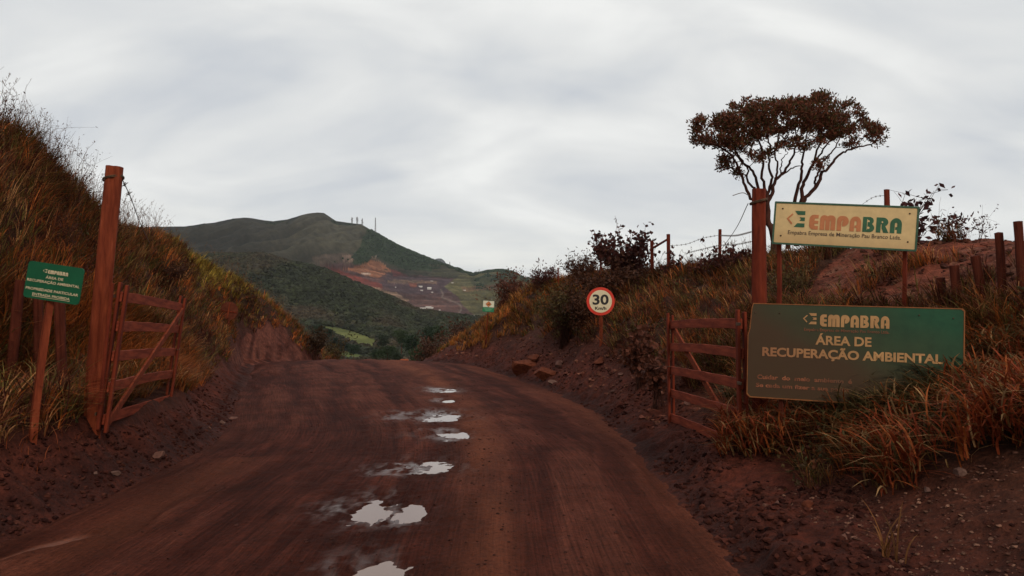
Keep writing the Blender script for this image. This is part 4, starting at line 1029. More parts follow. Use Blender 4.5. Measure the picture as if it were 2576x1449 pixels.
# ------------------------------------------------------------------ lettering tools
def print_mat(name, c, var=.25, rough=.6, dirt=None, sc=9):
    m, t, b = bsdf_mat(name)
    tc = t.nodes.new('ShaderNodeTexCoord')
    n = N(t, 'ShaderNodeTexNoise', Scale=float(sc), Detail=7.0, Roughness=0.65); t.links.new(tc.outputs['Object'], n.inputs['Vector'])
    c1 = tuple(x * (1 - var) for x in c); c2 = tuple(min(1, x * (1 + var)) for x in c)
    cc = ramp(t, n.outputs[0], [(.32, c1), (.65, c2)])
    if dirt:
        n2 = N(t, 'ShaderNodeTexNoise', Scale=float(sc) * .25, Detail=5.0, Roughness=0.6); t.links.new(tc.outputs['Object'], n2.inputs['Vector'])
        sp = t.nodes.new('ShaderNodeSeparateXYZ'); t.links.new(tc.outputs['Object'], sp.inputs[0])
        # mud splashed from below and the road side: more towards low and left
        f = mth(t, 'ADD', mth(t, 'MULTIPLY', sp.outputs[2], dirt[1]), mth(t, 'MULTIPLY', sp.outputs[0], dirt[2]))
        f = mth(t, 'ADD', mth(t, 'ADD', f, dirt[3]), mth(t, 'MULTIPLY', mth(t, 'SUBTRACT', n2.outputs[0], .5), dirt[4]))
        f = mth(t, 'MINIMUM', mth(t, 'MAXIMUM', f, 0.0), dirt[5])
        cc = mixc(t, f, cc, dirt[0])
    t.links.new(cc, b.inputs['Base Color']); b.inputs['Roughness'].default_value = rough; b.inputs['Specular IOR Level'].default_value = .3
    return m
def text_mesh(s, bold):
    cu = bpy.data.curves.new('txt', 'FONT'); cu.body = s; cu.size = 1; cu.offset = bold; cu.resolution_u = 4
    o = bpy.data.objects.new('txt', cu); C.objects.link(o)
    dg = bpy.context.evaluated_depsgraph_get(); me = bpy.data.meshes.new_from_object(o.evaluated_get(dg))
    bpy.data.objects.remove(o); 
    n_ = len(me.vertices); co = np.empty(n_ * 3, np.float32); me.vertices.foreach_get('co', co); co = co.reshape(-1, 3)
    return me, co
def put_text(board, name, s, W, H, x0, x1, v0, v1, mat, bold=.03, off=.004, cap=True):
    """s printed on the board between fractions x0..x1 (left-right) and v0..v1 (top-bottom of capitals)"""
    me, co = text_mesh(s, bold)
    meC, cc = text_mesh('E', bold); ch = cc[:, 1].max() - cc[:, 1].min(); cb = cc[:, 1].min(); bpy.data.meshes.remove(meC)
    mnx, mxx = co[:, 0].min(), co[:, 0].max()
    x = (x0 + (co[:, 0] - mnx) / (mxx - mnx) * (x1 - x0) - .5) * W
    z = (.5 - v1) * H + (co[:, 1] - cb) / ch * (v1 - v0) * H
    out = np.stack([x, np.full(len(x), -off), z], 1).astype(np.float32); me.vertices.foreach_set('co', out.ravel()); me.update()
    me.materials.clear()
    o = link(name, me, mat, board)
    if name == 'lettering': o['kind'] = 'stuff'
    return o
def arc(cx, cy, rx, ry, a0, a1, n=7):
    return [(cx + rx * math.cos(R(a)), cy + ry * math.sin(R(a))) for a in np.linspace(a0, a1, n)]
LET = {
 'E': [(.62, 0), *arc(.30, .30, .30, .30, 270, 180), *arc(.30, .70, .30, .30, 180, 90), (.62, 1), (.62, .76), (.40, .76), *arc(.42, .69, .06, .07, 90, 180, 3), (.36, .60), (.62, .60), (.62, .40), (.36, .40), *arc(.42, .31, .06, .07, 180, 270, 3), (.62, .24)],
 'M': [(0, 0), *arc(.26, .74, .26, .26, 180, 90), (.34, 1), (.50, .93), (.64, 1), *arc(.80, .74, .26, .26, 90, 0), (1.06, 0), (.74, 0), (.74, .60), *arc(.71, .62, .03, .06, 0, 180, 3), (.68, 0), (.38, 0), (.38, .60), *arc(.35, .62, .03, .06, 0, 180, 3), (.32, 0)],
 'P': [(0, 0), *arc(.28, .70, .28, .30, 180, 90), (.42, 1), *arc(.42, .65, .37, .35, 90, -90, 11), (.36, .30), (.36, .55), *arc(.40, .60, .05, .06, 240, 0, 4), *arc(.38, .64, .05, .06, 30, 150, 4), (.30, .58), (.30, 0)],
 'A': [(0, 0), (0, .58), *arc(.38, .60, .38, .40, 180, 0, 13), (.76, 0), (.46, 0), (.46, .24), (.34, .24), (.34, .40), (.46, .42), (.46, .60), *arc(.38, .62, .08, .08, 0, 180, 5), (.30, .60), (.30, 0)],
 'B': [(0, 0), (0, 1), (.42, 1), *arc(.44, .75, .28, .25, 80, -50, 8), (.66, .50), *arc(.46, .28, .32, .28, 40, -90, 9)],
 'R': [(0, 0), (0, 1), (.42, 1), *arc(.44, .70, .34, .30, 80, -60, 10), (.62, .40), (.84, 0), (.50, 0), (.36, .30), (.36, .55), (.30, .60), (.30, 0)]}
HOLE = {'B': [[(.30, .66), (.44, .66), (.46, .74), (.36, .80), (.30, .78)], [(.30, .22), (.42, .20), (.48, .29), (.40, .36), (.30, .34)], [(.28, .14), (.31, .14), (.31, .85), (.28, .85)]], 'R': [[(.34, .64), (.44, .64), (.45, .72), (.37, .76), (.34, .74)]]}
ADV = {'E': .74, 'M': 1.17, 'P': .87, 'A': .87, 'B': .90, 'R': .92}
def polyobj(board, name, polys, mat, off):
    vs, fs = [], []
    for p in polys:
        fs.append(tuple(range(len(vs), len(vs) + len(p)))); vs += [(x, -off, z) for x, z in p]
    bm = bmesh.new(); bv = [bm.verts.new(v) for v in vs]
    for f in fs: bm.faces.new([bv[i] for i in f])
    bm.normal_update()
    for f in bm.faces:
        if f.normal.y > 0: f.normal_flip()
    bmesh.ops.triangulate(bm, faces=bm.faces[:]); me = bpy.data.meshes.new(name); bm.to_mesh(me); bm.free()
    return link(name, me, mat, board)
def logo(board, W, H, x0, x1, v0, v1, mats, bgm, off=.004, chev=None, ex0=0, ex1=0, ev0=0, ev1=0):
    """the company word mark in heavy rounded capitals, and the chevron-and-bars emblem left of it"""
    tot = sum(ADV[c] for c in 'EMPABRA') - .11
    px = lambda a, b_: ((a - .5) * W, (.5 - b_) * H)
    x = 0; g1, g2, hl = [], [], []
    for i, ch in enumerate('EMPABRA'):
        P_ = [px(x0 + (x + a) / tot * (x1 - x0), v1 - b_ * (v1 - v0)) for a, b_ in LET[ch]]
        (g1 if i < 4 else g2).append(P_)
        for h in HOLE.get(ch, []): hl.append([px(x0 + (x + a) / tot * (x1 - x0), v1 - b_ * (v1 - v0)) for a, b_ in h])
        x += ADV[ch]
    for p in g1: polyobj(board, 'letter', [p], mats[0], off)
    for p in g2: polyobj(board, 'letter', [p], mats[1], off)
    for p in hl: polyobj(board, 'letter_counter', [p], bgm, off + .0015)
    E = lambda a, b_: px(ex0 + a * (ex1 - ex0), ev0 + b_ * (ev1 - ev0))
    polyobj(board, 'emblem_chevron', [[E(0, .5), E(.30, .16), E(.36, .24), E(.12, .5), E(.34, .78), E(.28, .86)]], mats[0] if chev is None else chev, off)
    for p in ([E(.44, 0), E(1, 0), E(1, .24), E(.60, .24)], [E(.70, .39), E(1, .39), E(1, .61), E(.70, .61), E(.79, .5)], [E(.60, .76), E(1, .76), E(1, 1), E(.42, 1)]): polyobj(board, 'emblem_bar', [p], mats[1] if chev is None else chev, off)
def rrect(W, H, r, n=4):
    p = []
    for cx, cy, a in ((W / 2 - r, H / 2 - r, 0), (-W / 2 + r, H / 2 - r, 90), (-W / 2 + r, -H / 2 + r, 180), (W / 2 - r, -H / 2 + r, 270)): p += arc(cx, cy, r, r, a, a + 90, n)
    return p
def plate(name, outline, thick, mat, parent, y=0.0):
    n_ = len(outline); vs = [(x, y, z) for x, z in outline] + [(x, y + thick, z) for x, z in outline]
    bm = bmesh.new(); bv = [bm.verts.new(v) for v in vs]
    bm.faces.new(bv[:n_][::-1]); bm.faces.new(bv[n_:])
    for i in range(n_): bm.faces.new((bv[i], bv[(i + 1) % n_], bv[n_ + (i + 1) % n_], bv[n_ + i]))
    bmesh.ops.recalc_face_normals(bm, faces=bm.faces[:]); me = bpy.data.meshes.new(name); bm.to_mesh(me); bm.free()
    return link(name, me, mat, parent)
def ring(name, outline, wd, mat, parent, y=-.003, thick=.006):
    n_ = len(outline); cx = sum(p[0] for p in outline) / n_; cz = sum(p[1] for p in outline) / n_
    W = max(abs(p[0] - cx) for p in outline); H = max(abs(p[1] - cz) for p in outline)
    inn = [(cx + (x - cx) * (1 - wd / W), cz + (z - cz) * (1 - wd / H)) for x, z in outline]
    vs = [(x, y, z) for x, z in outline] + [(x, y, z) for x, z in inn] + [(x, y + thick, z) for x, z in outline] + [(x, y + thick, z) for x, z in inn]
    fs = []
    for i in range(n_):
        j = (i + 1) % n_
        fs += [(i, j, n_ + j, n_ + i), (i, 2 * n_ + i, 2 * n_ + j, j), (n_ + i, n_ + j, 3 * n_ + j, 3 * n_ + i)]
    return link(name, pymesh(name, vs, fs), mat, parent)
def board_frame(TL, TR, BL, YL, YR):
    a, b_, c_ = V(*TL, YL), V(*TR, YR), V(*BL, YL)
    u = b_ - a; W = u.length; u.normalize(); v = a - c_; v = v - u * v.dot(u); H = v.length; v.normalize(); n_ = u.cross(v)   # u right, v up -> n towards camera is -y local
    y = v.cross(u)
    ctr = a + u * W / 2 - v * H / 2
    return Matrix.Translation(ctr) @ Matrix(((u.x, y.x, v.x, 0), (u.y, y.y, v.y, 0), (u.z, y.z, v.z, 0), (0, 0, 0, 1))), W, H
def sign_root(name, base, label, cat='sign'):
    r = empty(name, base); return tag(r, label, cat)
def set_world(child, root, M): child.parent = root; child.matrix_basis = Matrix.Translation(-root.location) @ M
def sign_post(root, bx, by, tx, ty, Yd, wpx, mat, round_=False, seed=0, Yt=None):
    B = V(bx, by, Yd); T = V(tx, ty, Yt or Yd)
    o = link('post', post_mesh('post', T - B, wpx * Yd / F / 2, wpx * Yd / F / 2, sides=4 if not round_ else 12, crack=False, seed=seed), mat, root, B - root.location); return o
def bolt(parent, x, z, r=.012):
    a = np.linspace(0, 2 * np.pi, 8, endpoint=False)
    vs = [(x + r * math.cos(q), -.002, z + r * math.sin(q)) for q in a] + [(x + .6 * r * math.cos(q), -.010, z + .6 * r * math.sin(q)) for q in a]
    fs = [(i, (i + 1) % 8, 8 + (i + 1) % 8, 8 + i) for i in range(8)] + [tuple(range(8, 16))]
    return link('bolt', pymesh('bolt', vs, fs), M_bolt, parent)

# ------------------------------------------------------------------ cream company sign
mud = (0.23, 0.075, 0.022)
M_cream = print_mat('cream_paint', (0.58, 0.405, 0.19), .10, .55, (mud, -1.5, -.10, -.12, .5, .75))
M_gfr = noise_mat('green_frame', (0.035, 0.075, 0.05), (0.06, 0.11, 0.07), 20, .6, .1, .002)
M_orl = print_mat('faded_orange_print', (0.44, 0.155, 0.06), .12)
M_grl = print_mat('green_print', (0.028, 0.095, 0.045), .2)
M_blk = print_mat('black_print', (0.065, 0.040, 0.028), .3)
Mx, W, H = board_frame((1950, 507), (2313, 520.5), (1946, 613), 9.6, 9.1)
rt_ = sign_root('company_sign', V(1955, 800, 9.6), 'cream company sign with orange and green lettering on two posts beside the tall post')
ol = rrect(W, H, .012)
bd = plate('board', ol, .02, M_cream, None); set_world(bd, rt_, Mx)
ring('frame', [(x * 1.004, z * 1.012) for x, z in ol], .022, M_gfr, bd, -.006, .03)
logo(bd, W, H, .257, .893, .275, .62, (M_orl, M_grl), M_cream, ex0=.093, ex1=.224, ev0=.20, ev1=.58)
put_text(bd, 'lettering', 'Empabra Empresa de Mineração Pau Branco Ltda.', W, H, .11, .893, .665, .755, M_blk, .004)
for (x, z) in ((-.44, .34), (.44, .34), (-.44, -.30), (.44, -.30)): bolt(bd, x * W, z * H, .011)
sign_post(rt_, 1955, 830, 1964, 560, 9.72, 13, M_wood, seed=3); sign_post(rt_, 2272, 830, 2279, 580, 9.25, 13, M_wood, seed=4, Yt=9.25)

# ------------------------------------------------------------------ large green board
M_gboard = print_mat('green_enamel_muddy', (0.010, 0.062, 0.027), .25, .55, ((0.060, 0.026, 0.010), -.9, -.60, .70, .9, .92), 6)
M_edge = print_mat('orange_stained_edge', (0.22, 0.075, 0.02), .3)
M_tan = print_mat('tan_print', (0.40, 0.215, 0.085), .2, .6, ((0.24, 0.085, 0.04), -.7, -.7, .15, 1.0, .7), 7)
M_fad = print_mat('faded_print', (0.22, 0.075, 0.035), .55, .7, ((0.072, 0.040, 0.022), 0, .5, .18, 4.0, .85), 14)
Mx, W, H = board_frame((1886, 762), (2428, 776), (1880, 999), 7.3, 6.75)
rt_ = sign_root('green_board', V(2100, 1080, 7.0), 'large muddy green board with tan capitals, rising out of the coarse grass')
hw, hh_ = W / 2, H / 2
ol = [(hw - .02, hh_), (hw, hh_ - .02), (hw + .0, -hh_ + .02), (hw - .02, -hh_), (-hw + .02, -hh_ + .0), (-hw - .01, -hh_ + .03), (-hw - .012, hh_ - .30), (-hw + .005, hh_ - .24), (-hw + .018, hh_ - .05), (-hw + .03, hh_)]
bd = plate('board', ol[::-1], .012, M_gboard, None); set_world(bd, rt_, Mx)
ring('edge_strip', ol, .010, M_edge, bd, -.004, .016)
logo(bd, W, H, .345, .667, .10, .225, (M_tan, M_tan), M_gboard, chev=M_tan, ex0=.263, ex1=.328, ev0=.09, ev1=.205)
put_text(bd, 'lettering', 'Empabra Empresa de Mineração Pau Branco Ltda.', W, H, .27, .667, .245, .275, M_fad, .004)
put_text(bd, 'lettering', 'ÁREA DE', W, H, .325, .587, .32, .415, M_tan, .03)
put_text(bd, 'lettering', 'RECUPERAÇÃO AMBIENTAL', W, H, .068, .905, .463, .557, M_tan, .035)
put_text(bd, 'lettering', 'Cuidar  do  meio  ambiente  é', W, H, .045, .50, .755, .80, M_fad, .03)
put_text(bd, 'lettering', 'Se cada um fizer a sua parte', W, H, .040, .485, .842, .885, M_fad, .03)
for (x, z) in ((-.47, .40), (-.35, .40), (.30, .42), (.45, .40)): bolt(bd, x * W, z * H, .007)
sign_post(rt_, 2100, 1085, 2103, 900, 7.15, 18, M_wood, seed=6); sign_post(rt_, 1965, 1060, 1966, 900, 7.25, 12, M_oldwood, seed=7); sign_post(rt_, 2330, 1085, 2330, 900, 6.95, 16, M_wood, seed=8)

# ------------------------------------------------------------------ small green sign on the left
M_g2 = print_mat('green_sign_paint', (0.008, 0.082, 0.036), .12, .5)
M_tx = print_mat('pale_print', (0.56, 0.46, 0.29), .1)
Mx, W, H = board_frame((73, 655), (213, 676), (61, 747), 6.85, 6.8)
rt_ = sign_root('warning_board', V(84, 1085, 6.9), 'small green board with pale capitals on a leaning stake at the left')
bd = plate('board', rrect(W, H, .03), .008, M_g2, None); set_world(bd, rt_, Mx)
logo(bd, W, H, .375, .735, .175, .275, (M_tx, M_tx), M_g2, chev=M_tx, ex0=.285, ex1=.36, ev0=.165, ev1=.26)
put_text(bd, 'lettering', 'ÁREA DE', W, H, .35, .665, .345, .415, M_tx, .022)
put_text(bd, 'lettering', 'RECUPERAÇÃO AMBIENTAL', W, H, .03, .97, .475, .545, M_tx, .022)
put_text(bd, 'lettering', 'PROPRIEDADE PARTICULAR', W, H, .03, .97, .70, .77, M_tx, .022)
put_text(bd, 'lettering', 'ENTRADA PROIBIDA', W, H, .165, .835, .84, .91, M_tx, .022)
polyobj(bd, 'underline', [[((.16 - .5) * W, (.5 - .928) * H), ((.84 - .5) * W, (.5 - .928) * H), ((.84 - .5) * W, (.5 - .940) * H), ((.16 - .5) * W, (.5 - .940) * H)]], M_tx, .004)
sign_post(rt_, 85, 1085, 128, 720, 6.88, 22, M_woodl, seed=9)

# ------------------------------------------------------------------ 30 km/h sign
M_red = print_mat('red_ring_paint', (0.52, 0.030, 0.012), .12, .45)
M_wht = print_mat('cream_reflective', (0.60, 0.51, 0.33), .08, .45)
M_bk = print_mat('black_numerals', (0.018, 0.015, 0.014), .2)
c_ = V(1511, 758, 17); Rr = 35.5 * 17 / F
rt_ = sign_root('speed_limit_sign', V(1512, 862, 17.2), 'round red and cream speed limit sign reading 30 on the right bank', 'road sign')
circ = arc(0, 0, Rr, Rr, 0, 360 * 39 / 40, 40)
bd = plate('disc', circ, .01, M_red, None); set_world(bd, rt_, Matrix.Translation(c_))
polyobj(bd, 'face', [[(x * .80, z * .80) for x, z in circ]], M_wht, .003)
put_text(bd, 'numerals', '30', 2 * Rr, 2 * Rr, .215, .785, .26, .62, M_bk, .03, .006)
put_text(bd, 'lettering', 'Km/h', 2 * Rr, 2 * Rr, .30, .70, .69, .80, M_bk, .035, .006)
sign_post(rt_, 1512, 868, 1511, 735, 17.06, 9, M_woodl, seed=11)

# ------------------------------------------------------------------ small truck warning sign beyond
Yd = 27.0
Mx, W, H = board_frame((1215, 755), (1244.5, 757), (1213, 784), Yd, Yd)
rt_ = sign_root('truck_warning_sign', V(1222, 868, Yd), 'small white and green sign with orange diamond far up the right bank', 'road sign')
M_or = print_mat('orange_diamond', (0.62, 0.19, 0.05), .1); M_gw = print_mat('sign_white', (0.62, 0.58, 0.44), .06); M_g3 = print_mat('sign_green', (0.02, 0.18, 0.075), .1); M_lt = print_mat('pale_green_print', (0.20, 0.36, 0.22), .1)
bd = plate('board', rrect(W, H, .01), .01, M_gfr, None); set_world(bd, rt_, Mx)
def rc_(x0, x1, v0, v1): return [((x0 - .5) * W, (.5 - v0) * H), ((x1 - .5) * W, (.5 - v0) * H), ((x1 - .5) * W, (.5 - v1) * H), ((x0 - .5) * W, (.5 - v1) * H)]
polyobj(bd, 'white_panel', [rc_(.03, .97, .03, .58)], M_gw, .004); polyobj(bd, 'green_panel', [rc_(.03, .97, .60, .97)], M_g3, .004)
def dm(s): return [((.5 - .5 + a * s) * W, (.5 - .315 + b_ * s) * H) for a, b_ in ((0, .5), (.5, 0), (0, -.5), (-.5, 0))]
polyobj(bd, 'diamond_border', [dm(.52)], M_bk, .006); polyobj(bd, 'diamond', [dm(.44)], M_or, .008)
def q2(pts): return [((a - .5) * W, (.5 - b_) * H) for a, b_ in pts]
polyobj(bd, 'truck_symbol', [q2([(.36, .33), (.52, .27), (.62, .23), (.62, .30), (.40, .345)]), q2([(.38, .36), (.64, .33), (.64, .385), (.42, .385)])], M_bk, .010)
put_text(bd, 'lettering', 'DESCIDA PERIGOSA', W, H, .08, .92, .645, .70, M_lt, .03, .007); put_text(bd, 'lettering', 'USE FREIO', W, H, .17, .80, .735, .80, M_lt, .03, .007); put_text(bd, 'lettering', 'MOTOR', W, H, .27, .70, .85, .91, M_lt, .03, .007)
sign_post(rt_, 1222, 872, 1228, 770, Yd + .05, 2.6, M_wood, seed=12)

# ------------------------------------------------------------------ round sign seen from behind
Yd = 24.0; c_ = V(576, 782, Yd); Rr = 23 * Yd / F
rt_ = sign_root('round_sign', V(573, 885, Yd), 'round rusty red sign seen from behind on the left bank', 'road sign')
circ = arc(0, 0, Rr, Rr, 0, 360 * 31 / 32, 32)
bd = plate('disc', circ, .008, M_metal, None); set_world(bd, rt_, Matrix.Translation(c_) @ Matrix.Rotation(R(8), 4, 'Y'))
link('crossbar', box_mesh('crossbar', Rr * 1.75, .02, .035, .003), M_wood, bd, (0, -.014, -.02)); link('crossbar', box_mesh('crossbar', .04, .02, Rr * 1.8, .003), M_woodl, bd, (0, -.040, 0))
sign_post(rt_, 570, 900, 575, 800, Yd - .06, 6, M_oldwood, seed=13)
# marker block at the crest
B = V(1017, 917, 31); o = link('marker_block', box_mesh('marker_block', .33, .2, .26, .03, -.04), noise_mat('orange_block', (.20, .045, .02), (.32, .09, .04), 12, .8, .4, .01), loc=B); tag(o, 'orange-red block standing at the right of the road crest', 'marker block')

# ------------------------------------------------------------------ umbrella-crowned tree on the bank top
TY = 18.0
root = empty('umbrella_tree', V(1948, 655, TY)); tag(root, 'tall dark tree with bare forked stems and a flat spreading crown behind the cream sign', 'tree')
def T3(x, y, dy): return np.array(img(*zz(x, y), TY + dy)).tolist()
stems = [([(905, 1290), (893, 1180), (862, 1070), (845, 960), (850, 880)], .085, .055, 0, 0),
         ([(850, 960), (800, 930), (725, 890), (680, 780), (650, 690), (600, 600), (540, 540), (440, 490), (350, 440)], .045, .012, 0, -.9),
         ([(800, 930), (790, 860), (740, 810), (705, 760), (708, 680), (660, 620), (590, 545), (500, 470)], .036, .012, 0, .7),
         ([(820, 930), (785, 820), (755, 720), (700, 650), (640, 590), (600, 500), (560, 400)], .040, .012, 0, .2),
         ([(850, 900), (828, 820), (808, 720), (820, 610), (800, 500), (760, 400), (740, 300)], .040, .012, 0, -.7),
         ([(850, 880), (868, 810), (885, 740), (862, 650), (868, 540), (850, 430), (860, 300)], .040, .012, 0, .8),
         ([(850, 930), (885, 860), (900, 780), (960, 715), (1010, 640), (1045, 560), (1060, 450), (1050, 330)], .050, .012, 0, 0),
         ([(903, 780), (915, 720), (922, 650), (905, 570), (925, 480), (950, 350)], .030, .010, 0, -.5),
         ([(955, 720), (945, 660), (960, 600), (1000, 560)], .018, .008, 0, .5),
         ([(955, 725), (1020, 685), (1070, 660), (1115, 655)], .020, .008, 0, -.3),
         ([(1000, 1260), (1020, 1120), (1045, 960), (1075, 820), (1100, 700), (1105, 600), (1130, 480), (1150, 350)], .060, .012, .2, .6),
         ([(1060, 1240), (1085, 1050), (1098, 920), (1108, 800), (1160, 690), (1195, 600), (1230, 480), (1260, 300)], .062, .012, .2, -.5),
         ([(1085, 1050), (1105, 930), (1160, 855), (1215, 790), (1245, 710), (1285, 685), (1340, 610), (1400, 565), (1480, 530), (1600, 500), (1680, 460)], .055, .012, .2, -.2),
         ([(1195, 810), (1195, 760), (1225, 690), (1255, 620), (1330, 545), (1380, 450), (1400, 350)], .032, .010, .2, .8),
         ([(1180, 660), (1240, 560), (1320, 470), (1450, 400), (1520, 320)], .024, .010, .3, -.9)]
lines = []; nodes = []; nrad = []
for pts, r0, r1, d0, d1 in stems:
    n_ = len(pts); P_ = [T3(x, y, d0 + (d1 - d0) * (k / (n_ - 1)) ** 1.3) for k, (x, y) in enumerate(pts)]
    P_ = smooth_line(P_, 4); P_ = P_ + np.concatenate([np.zeros((1, 3)), rng.normal(size=(len(P_) - 1, 3)) * .012])
    rd = np.linspace(r0, r1, len(P_)); lines.append((P_, rd))
    for p, r_ in zip(P_[len(P_) // 3:], rd[len(P_) // 3:]): nodes.append(p); nrad.append(r_)
OUT = [(x, y + 10) for x, y in [(300, 330), (345, 300), (400, 285), (500, 265), (560, 240), (590, 205), (640, 230), (700, 160), (740, 165), (800, 185), (870, 160), (930, 185), (1000, 160), (1080, 180), (1150, 165), (1210, 125), (1270, 130), (1330, 180), (1400, 210), (1450, 190), (1510, 230), (1550, 290), (1580, 340), (1640, 355), (1700, 390), (1715, 440), (1690, 470), (1700, 560), (1660, 575), (1600, 550), (1500, 510), (1400, 530), (1300, 590), (1230, 660), (1190, 690), (1130, 640), (1080, 560), (1040, 500), (1000, 540), (960, 560), (900, 560), (880, 600), (830, 600), (830, 720), (790, 750), (770, 640), (740, 600), (690, 560), (640, 580), (600, 590), (560, 545), (430, 500), (300, 478), (315, 400)]]
tips = []; tries = 0
while len(tips) < 780 and tries < 60000:
    tries += 1
    x, y = random.uniform(295, 1725), random.uniform(120, 760)
    if not inpoly(np.array([x]), np.array([y]), OUT)[0]: continue
    ed = min(abs(x - 300), abs(1720 - x)) / 700
    dp = random.uniform(-1, 1) * (0.35 + 1.5 * min(1, ed) ** .6) 
    hole = fbm(np.array([x / 85 + dp * .5]), np.array([y / 55 - dp * .3]), 2, 151)[0]
    thr = -.09 + (.14 if y > 400 else 0) + (.10 if y > 520 else 0)
    if hole < thr: continue
    if any((x - a) ** 2 + (y - b_) ** 2 < 17 ** 2 and abs(dp - c__) < .5 for a, b_, c__ in tips[-150:]): continue
    tips.append((x, y, dp))
for _ in range(16): tips.append((random.uniform(505, 590), random.uniform(600, 685), random.uniform(-.3, .3)))
for _ in range(6): tips.append((random.uniform(620, 660), random.uniform(680, 740), random.uniform(-.3, .3)))
TP = np.array([T3(x, y, d) for x, y, d in tips])
nodes = [np.array(q) for q in nodes]; NA = np.array(nodes); NR = np.array(nrad)
dd = np.array([np.min(np.linalg.norm(NA - p, axis=1)) for p in TP]); order = np.argsort(dd)
tipdir = np.zeros_like(TP)
for i in order:
    p = TP[i]; dv_ = NA - p; ds = np.linalg.norm(dv_ * [1, 1, 1.0], axis=1) + np.clip(dv_[:, 2], 0, 9) * 2.0
    j = int(np.argmin(ds)); a = NA[j]; L_ = np.linalg.norm(p - a)
    mid_ = (a + p) / 2 + np.array([0, 0, -.10 * L_]) + rng.normal(size=3) * .04 * L_
    r0 = min(NR[j] * .8, .006 + L_ * .014); q = smooth_line([a, mid_, p], 3)
    lines.append((q, np.linspace(r0, .0045, len(q)))); tipdir[i] = (p - mid_) / (np.linalg.norm(p - mid_) + 1e-6)
    NA = np.concatenate([NA, q[2:]]); NR = np.concatenate([NR, np.full(len(q) - 2, r0 * .7)])
v_, q_ = tubes(lines, 6)
base = np.array(root.location)
link('trunk', npmesh('trunk', v_ - base, quads=q_, smooth=True), M_bark, root)
k = 26; c_ = np.repeat(TP, k, 0) + rng.normal(size=(len(TP) * k, 3)) * [.055, .055, .045]
d_ = np.repeat(tipdir, k, 0) * .7 + rng.normal(size=c_.shape) * .75 + [0, 0, .55]
cc = G([[0.105, 0.034, 0.018]]) * rng.uniform(.5, 1.7, (len(c_), 1)); gm = rng.random(len(c_)) < .3; cc[gm] = G([0.060, 0.044, 0.014]) * rng.uniform(.6, 1.5, (gm.sum(), 1))
v_, t_, k_ = leaves(c_, d_, rng.uniform(.06, .115, len(c_)), .037, cc)
link('crown', npmesh('crown', v_ - base, t_, col=k_), M_leaf, root)

# ------------------------------------------------------------------ shrubs
def shrub(label, bx, by, Yd, tips2, ls, lw, c1, nl=18, spread=.08, dy=.5, r=.012, name='shrub', var=.5, sink=0):
    """tips2: working-frame tip positions; stems rise from the base and fork towards them"""
    B = V(bx, by, Yd)
    if Yd < 60: B.z = gz(B.x, B.y)
    rt = empty(name, B); tag(rt, label, 'shrub')
    lines = []; T_ = []
    b0 = np.array(B)
    for (x, y) in tips2:
        p = img(x, y, Yd + random.uniform(-dy, dy)); h = p - b0
        m1_ = b0 + h * .35 + np.array([-h[0] * .12, 0, abs(h[2]) * .08]) + rng.normal(size=3) * .03
        m2_ = b0 + h * .7 + rng.normal(size=3) * .04
        s0 = b0 + np.array([random.uniform(-.15, .15), random.uniform(-.1, .1), -.12])
        q = smooth_line([s0, m1_, m2_, p], 4); lines.append((q, np.linspace(r, r * .25, len(q)))); T_.append(q[len(q) // 2:])
        for _ in range(2):
            a = q[random.randint(len(q) // 2, len(q) - 2)]; e = a + rng.normal(size=3) * spread * 2 + [0, 0, spread]; lines.append((np.array([a, (a + e) / 2 + [0, 0, .01], e]), [r * .4, r * .3, r * .2])); T_.append(np.array([(a + e) / 2, e]))
    v_, q_ = tubes(lines, 4); link('stems', npmesh('stems', v_ - b0, quads=q_, smooth=True), M_bark, rt)
    C_ = np.concatenate(T_); idx = rng.integers(0, len(C_), nl * len(tips2)); c_ = C_[idx] + rng.normal(size=(len(idx), 3)) * spread * .5
    cc = G([c1]) * rng.uniform(1 - var, 1 + var, (len(c_), 1))
    v_, t_, k_ = leaves(c_, rng.normal(size=c_.shape) + [0, 0, .2], ls * rng.uniform(.6, 1.25, len(c_)), lw, cc, .12)
    link('foliage', npmesh('foliage', v_ - b0, t_, col=k_), M_leaf, rt)
def cloud_pts(n, cx, cy, rx, ry, poly=None):
    o_ = []
    while len(o_) < n:
        a, q = random.uniform(0, 6.28), random.random() ** .5; o_.append((cx + rx * q * math.cos(a), cy + ry * q * math.sin(a)))
    return o_
mar = (0.060, 0.018, 0.014); mar2 = (0.090, 0.030, 0.018); ol_ = (0.075, 0.050, 0.018); dk_ = (0.060, 0.024, 0.013)
shrub('big round-leaved bush on the right bank top left of the braced fence posts', 1570, 690, 22.3, cloud_pts(60, 1580, 628, 72, 58) + cloud_pts(16, 1508, 612, 22, 24), .13, .10, mar, 24, .12, .9, .016)
shrub('leafy bush spilling to the right of the braced fence post', 1668, 705, 19.3, [(1700, 640), (1715, 645), (1690, 632), (1705, 660), (1676, 672), (1660, 690), (1700, 690), (1722, 640)], .12, .09, mar, 16, .06, .3, .01)
shrub('feathery low bush left of the round-leaved bush on the bank top', 1465, 710, 25, cloud_pts(34, 1464, 670, 44, 32), .11, .035, dk_, 44, .10, .7, .012)
shrub('small feathery bush at the left end of the right bank skyline', 1366, 712, 28, cloud_pts(26, 1372, 692, 40, 22), .13, .04, mar, 38, .12, .7, .012)
shrub('reddish bush hanging on the bank end behind the truck warning sign', 1290, 770, 33, cloud_pts(46, 1286, 738, 42, 42), .15, .05, mar2, 46, .18, 1.2, .02)
